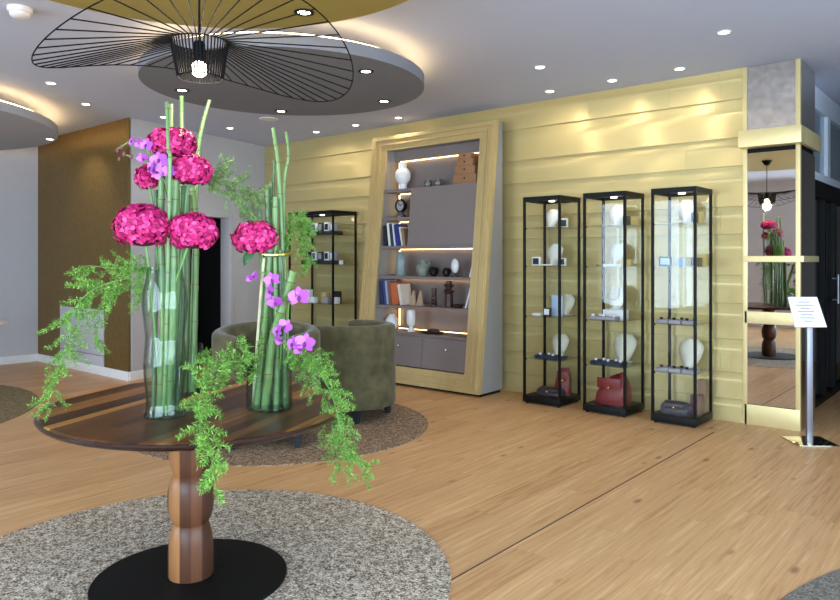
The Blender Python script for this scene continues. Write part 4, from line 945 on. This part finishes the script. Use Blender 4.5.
hydrangea((-2.633, 1.65, 1.515), .096, .080, [(-2.662, 1.626, 1.408), (-2.709, 1.599, 1.233), (-2.759, 1.596, 0.808)], 'magenta hydrangea right front of the tall vase against dark doorway', n=115)
hydrangea((-2.551, 1.903, 1.496), .092, .074, [(-2.56, 1.947, 1.365), (-2.578, 1.972, 1.087), (-2.587, 1.99, 0.771)], 'only magenta hydrangea in the right vase', n=110)
# a broad leaf below the right hydrangea
g = MB(); c0 = Vector((-2.541, 1.885, 1.452)); c1_ = Vector((-2.546, 1.842, 1.374)); ax = (c1_-c0); sd = Vector((0.43, 1.673, 1.4))-Vector((-0.645, 0.764, 1.4)); sd.normalize()
vs = []; K = 10
for i in range(K+1):
    q = i/K; wv = .022*math.sin(pi*min(1, q*1.02+.02))**.7; p = c0+ax*q+Vector((0, 0, .006*math.sin(pi*q)))
    fw = Vector((.645, -.764, 0))*.006
    vs += [p-sd*wv, p+fw, p+sd*wv, p-fw*.3]
fs = []
for i in range(K):
    for j in range(4): fs.append((i*4+j, i*4+(j+1) % 4, (i+1)*4+(j+1) % 4, (i+1)*4+j))
single('broad_leaf', g.add(vs, fs), M['leaf'], 'single dark green leaf under the right hydrangea', 'leaf', tuple(c0))

def orchid_bloom(mb, lip, c, nrm, s, roll=0):
    nrm = Vector(nrm).normalized(); up = Vector((0, 0, 1)); x = up.cross(nrm).normalized(); y = nrm.cross(x)
    x, y = x*cos(roll)+y*sin(roll), -x*sin(roll)+y*cos(roll)
    s *= 1.08
    def petal(a, L_, w_, curl):
        d = x*cos(a)+y*sin(a); e = -x*sin(a)+y*cos(a); vs = []; K = 6
        for i in range(K+1):
            q = i/K; ww = w_*math.sin(pi*(q*.86+.1))**.8; p = c+d*L_*q+nrm*(curl*q*q*L_+.003)
            vs += [p-e*ww, p+nrm*.1*ww, p+e*ww]
        f = []
        for i in range(K):
            for j in range(2): f.append((i*3+j, i*3+j+1, i*3+j+4, i*3+j+3))
        mb.add(vs, f)
    for a in (pi/2, R(215), R(325)): petal(a, s, s*.32, -.1)
    for a in (R(18), R(162)): petal(a, s*1.05, s*.52, .08)
    lip.ball(c+nrm*s*.2-y*s*.18, s*.16, s*.16, s*.22, 8, 6); lip.ball(c+nrm*s*.18+y*s*.04, s*.1, s*.1, s*.1, 6, 5)
def orchid_spray(stem, blooms, buds, label, group='orchid sprays'):
    c = curve(stem, 24); o = tuple(c[0]); t = thing('orchid_spray', label, 'orchid', o, 0, group)
    MB().tube(c, .0028, 6).build('stem', M['stem'], t, origin=o)
    for p, nv, s, rl in blooms:
        mb = MB(); lp = MB(); orchid_bloom(mb, lp, Vector(p), nv, s, rl); b_ = mb.build('blossom', M['orchid'], t, origin=o, ang=80)
        lp.build('lip', M['orchid_lip'], b_, origin=o)
    for p, s in buds:
        MB().ball(p, s*.8, s*.8, s*1.2, 10, 8).build('bud', M['orchid_bud'], t, origin=o)
M['orchid_bud'] = mat('orchid_bud', (120, 66, 84), .6, var=.2)
TW = Vector((.62, -.74, .1)); TL_ = Vector((-.1, -.95, .2)); TRt = Vector((.95, -.3, .1)); TD = Vector((.5, -.6, -.5))
orchid_spray([(-2.743, 1.61, 1.632), (-2.741, 1.585, 1.727), (-2.764, 1.553, 1.776), (-2.792, 1.529, 1.81), (-2.856, 1.475, 1.839)], [((-2.732, 1.553, 1.815), TW, .034, .2), ((-2.748, 1.527, 1.781), TL_, .032, -.3), ((-2.71, 1.559, 1.785), TW, .030, .6), ((-2.688, 1.577, 1.769), TRt, .03, .1), ((-2.793, 1.515, 1.825), TD, .024, .4), ((-2.739, 1.548, 1.761), TW, .026, 2.2)], [((-2.863, 1.469, 1.843), .009), ((-2.879, 1.456, 1.822), .007), ((-2.84, 1.488, 1.833), .01)], 'lilac orchid spray with open blooms left of the upper hydrangeas')
orchid_spray([(-2.795, 1.631, 1.658), (-2.794, 1.593, 1.783), (-2.814, 1.55, 1.856), (-2.856, 1.514, 1.907), (-2.917, 1.462, 1.865)], [((-2.856, 1.501, 1.901), TL_, .024, .5), ((-2.811, 1.539, 1.884), TW, .028, -.2), ((-2.834, 1.52, 1.893), TD, .02, 1.)], [((-2.901, 1.476, 1.877), .009), ((-2.913, 1.466, 1.861), .008)], 'lilac orchid spray with brown buds reaching furthest left')
orchid_spray([(-2.528, 1.922, 1.094), (-2.467, 1.908, 1.228), (-2.449, 1.91, 1.314), (-2.487, 1.891, 1.348), (-2.526, 1.858, 1.327)], [((-2.43, 1.9, 1.315), TW, .032, .3), ((-2.429, 1.889, 1.264), TL_, .032, 1.2), ((-2.42, 1.909, 1.221), TD, .034, .4), ((-2.502, 1.866, 1.331), TL_, .024, .2), ((-2.518, 1.852, 1.323), TD, .018, 1.)], [((-2.538, 1.849, 1.323), .006)], 'pink orchid spray hanging in front of the right bamboo')
orchid_spray([(-2.457, 2.009, 0.961), (-2.425, 1.983, 1.14), (-2.395, 1.969, 1.228), (-2.364, 1.982, 1.242)], [((-2.342, 1.974, 1.243), TW, .042, .1), ((-2.37, 1.964, 1.246), TL_, .028, .8)], [], 'single large pink orchid right of the leaning bamboo')
orchid_spray([(-2.468, 1.973, 0.92), (-2.417, 1.938, 1.036), (-2.419, 1.923, 1.101), (-2.378, 1.944, 1.119)], [((-2.403, 1.91, 1.099), TL_, .03, .3), ((-2.38, 1.93, 1.12), TW, .03, -.6), ((-2.399, 1.913, 1.061), TD, .022, 1.5)], [], 'pink orchid spray low at the front of right bamboo')
orchid_spray([(-2.451, 1.987, 0.911), (-2.378, 1.944, 0.996), (-2.343, 1.948, 1.041), (-2.289, 1.967, 1.043)], [((-2.331, 1.932, 1.047), TL_, .034, .2), ((-2.277, 1.951, 1.054), TW, .04, -.2), ((-2.304, 1.942, 1.028), TD, .026, 1.1)], [], 'lowest pink orchid spray, above the fern by the right vase')

def fern(stem, label, width, dens=1.0, m='fern', needle=.013, group='asparagus fern sprays', droop=.5, side=None, extra=()):
    c = curve(stem, 60); o = tuple(c[0]); t = thing('fern_spray', label, 'fern', o, 0, group)
    st = MB(); fo = MB(); st.tube(c, [.0026*(1-.6*i/60) for i in range(61)], 5)
    L = sum((c[i+1]-c[i]).length for i in range(60)); nb = int(L/.016*dens)
    def needles(p, d, s):
        d = d.normalized(); x = d.orthogonal().normalized(); y = d.cross(x); a0 = random.random()*6.3
        for k in range(4):
            a = a0+k*pi/2+random.uniform(-.4, .4); q = (x*cos(a)+y*sin(a)+d*random.uniform(.2, .8)).normalized()*s*random.uniform(.7, 1.2)
            e = q.cross(Vector((random.uniform(-1, 1), random.uniform(-1, 1), random.uniform(-1, 1)))).normalized()*s*.085
            fo.add([p-e*.5, p+q*.55-e, p+q, p+q*.55+e, p+e*.5], [(0, 1, 2, 3, 4)])
    for b in range(nb):
        f = .06+.94*(b+random.random()*.8)/nb; i = min(59, int(f*60)); p = c[i]; d = (c[i+1]-c[i]).normalized()
        a = random.random()*2*pi; x = d.orthogonal().normalized(); y = d.cross(x)
        wv = width(f)*random.uniform(.45, 1.1)
        q = (x*cos(a)+y*sin(a)+d*random.uniform(.3, .9)); q.z -= droop*random.uniform(0, .8); q.normalize()
        bend = Vector((0, 0, -wv*.25*droop)); k = max(4, int(wv/.0065))
        bp = [p+q*wv*j/k+bend*(j/k)**2 for j in range(k+1)]
        st.tube(bp[::max(1, k//4)], .0009, 3, cap=False)
        for j in range(1, k+1):
            dd = bp[j]-bp[j-1]; needles(bp[j], dd, needle*(1-.35*j/k))
            if j % 3 == 1 and j < k-1:
                s_ = (dd.normalized()+Vector((random.uniform(-1, 1), random.uniform(-1, 1), random.uniform(-1, .6)))).normalized()
                for h_ in range(1, 4): needles(bp[j]+s_*.008*h_, s_, needle*.85)
    st.build('stem', M['stem'], t, origin=o); fo.build('foliage', M[m], t, origin=o, smooth=False)
    return t
fern([(-2.782, 1.577, 1.366), (-2.796, 1.513, 1.333), (-2.823, 1.411, 1.314), (-2.861, 1.326, 1.271), (-2.893, 1.273, 1.192), (-2.915, 1.255, 1.06), (-2.939, 1.235, 0.94), (-2.976, 1.204, 0.808)], 'feathery fern spray arching left from tall vase down past the table rim', lambda f: .155*(1-.6*f)+.015, 1.2, needle=.018)
fern([(-2.792, 1.569, 1.358), (-2.846, 1.522, 1.366), (-2.911, 1.442, 1.366), (-2.988, 1.377, 1.375), (-3.045, 1.328, 1.35)], 'short fern spray left of the tall vase, above the arching one', lambda f: .085*(1-.6*f)+.02, .9, needle=.017)
fern([(-2.808, 1.555, 1.294), (-2.86, 1.485, 1.274), (-2.923, 1.418, 1.233), (-2.946, 1.399, 1.128), (-2.952, 1.394, 1.032)], 'fern spray hanging in front of the pale access panel', lambda f: .10*(1-.5*f)+.02, .9, needle=.017)
fern([(-2.748, 1.736, 1.758), (-2.712, 1.793, 1.752), (-2.686, 1.868, 1.756), (-2.658, 1.944, 1.715), (-2.622, 2.0, 1.649)], 'airy fern spray spanning between the left blooms and the right bamboo', lambda f: .15*(.6+.5*math.sin(pi*f))*.9, 1.9, 'fern_dark', needle=.017, droop=-.1)
fern([(-2.718, 1.762, 1.723), (-2.651, 1.818, 1.684), (-2.608, 1.881, 1.629), (-2.578, 1.907, 1.585)], 'thin fern spray drooping under the airy one above the doorway', lambda f: .09, 1.3, 'fern_dark', needle=.016, droop=.7)
fern([(-2.528, 1.922, 0.911), (-2.515, 1.829, 0.966), (-2.507, 1.705, 0.972), (-2.455, 1.591, 0.927), (-2.323, 1.48, 0.852), (-2.127, 1.371, 0.807), (-2.054, 1.354, 0.742), (-2.041, 1.365, 0.635)], 'bright fern spray crossing the tabletop and hanging over its front rim', lambda f: .105*(1-.5*f)+.02, .8, needle=.024, droop=.15)
fern([(-2.584, 1.901, 0.908), (-2.628, 1.838, 0.928), (-2.681, 1.793, 0.955), (-2.742, 1.768, 1.005)], 'pale fern sprig raised between the two vases', lambda f: .06, 1.2, needle=.018, droop=.1)
fern([(-2.47, 1.997, 0.952), (-2.37, 2.003, 0.986), (-2.25, 2.0, 0.938), (-2.161, 1.997, 0.841), (-2.121, 2.004, 0.726), (-2.096, 2.025, 0.624), (-2.04, 2.073, 0.518)], 'long fern spray trailing down right of the table', lambda f: .12*(1-.4*f)+.015, 1.2, needle=.018, droop=.3)
fern([(-2.495, 2.029, 0.937), (-2.403, 2.054, 0.952), (-2.311, 2.053, 0.874), (-2.227, 2.046, 0.745), (-2.193, 2.049, 0.603), (-2.18, 2.059, 0.519)], 'denser fern spray inside the right trailing one', lambda f: .12*(1-.3*f)+.01, 1.1, needle=.016, droop=.3)
fern([(-2.565, 2.074, 1.391), (-2.572, 2.121, 1.529), (-2.556, 2.161, 1.595), (-2.55, 2.192, 1.517), (-2.543, 2.198, 1.363)], 'soft fern plume right of bamboo, in front of the cabinet', lambda f: .075, 2.6, needle=.016, droop=.5)
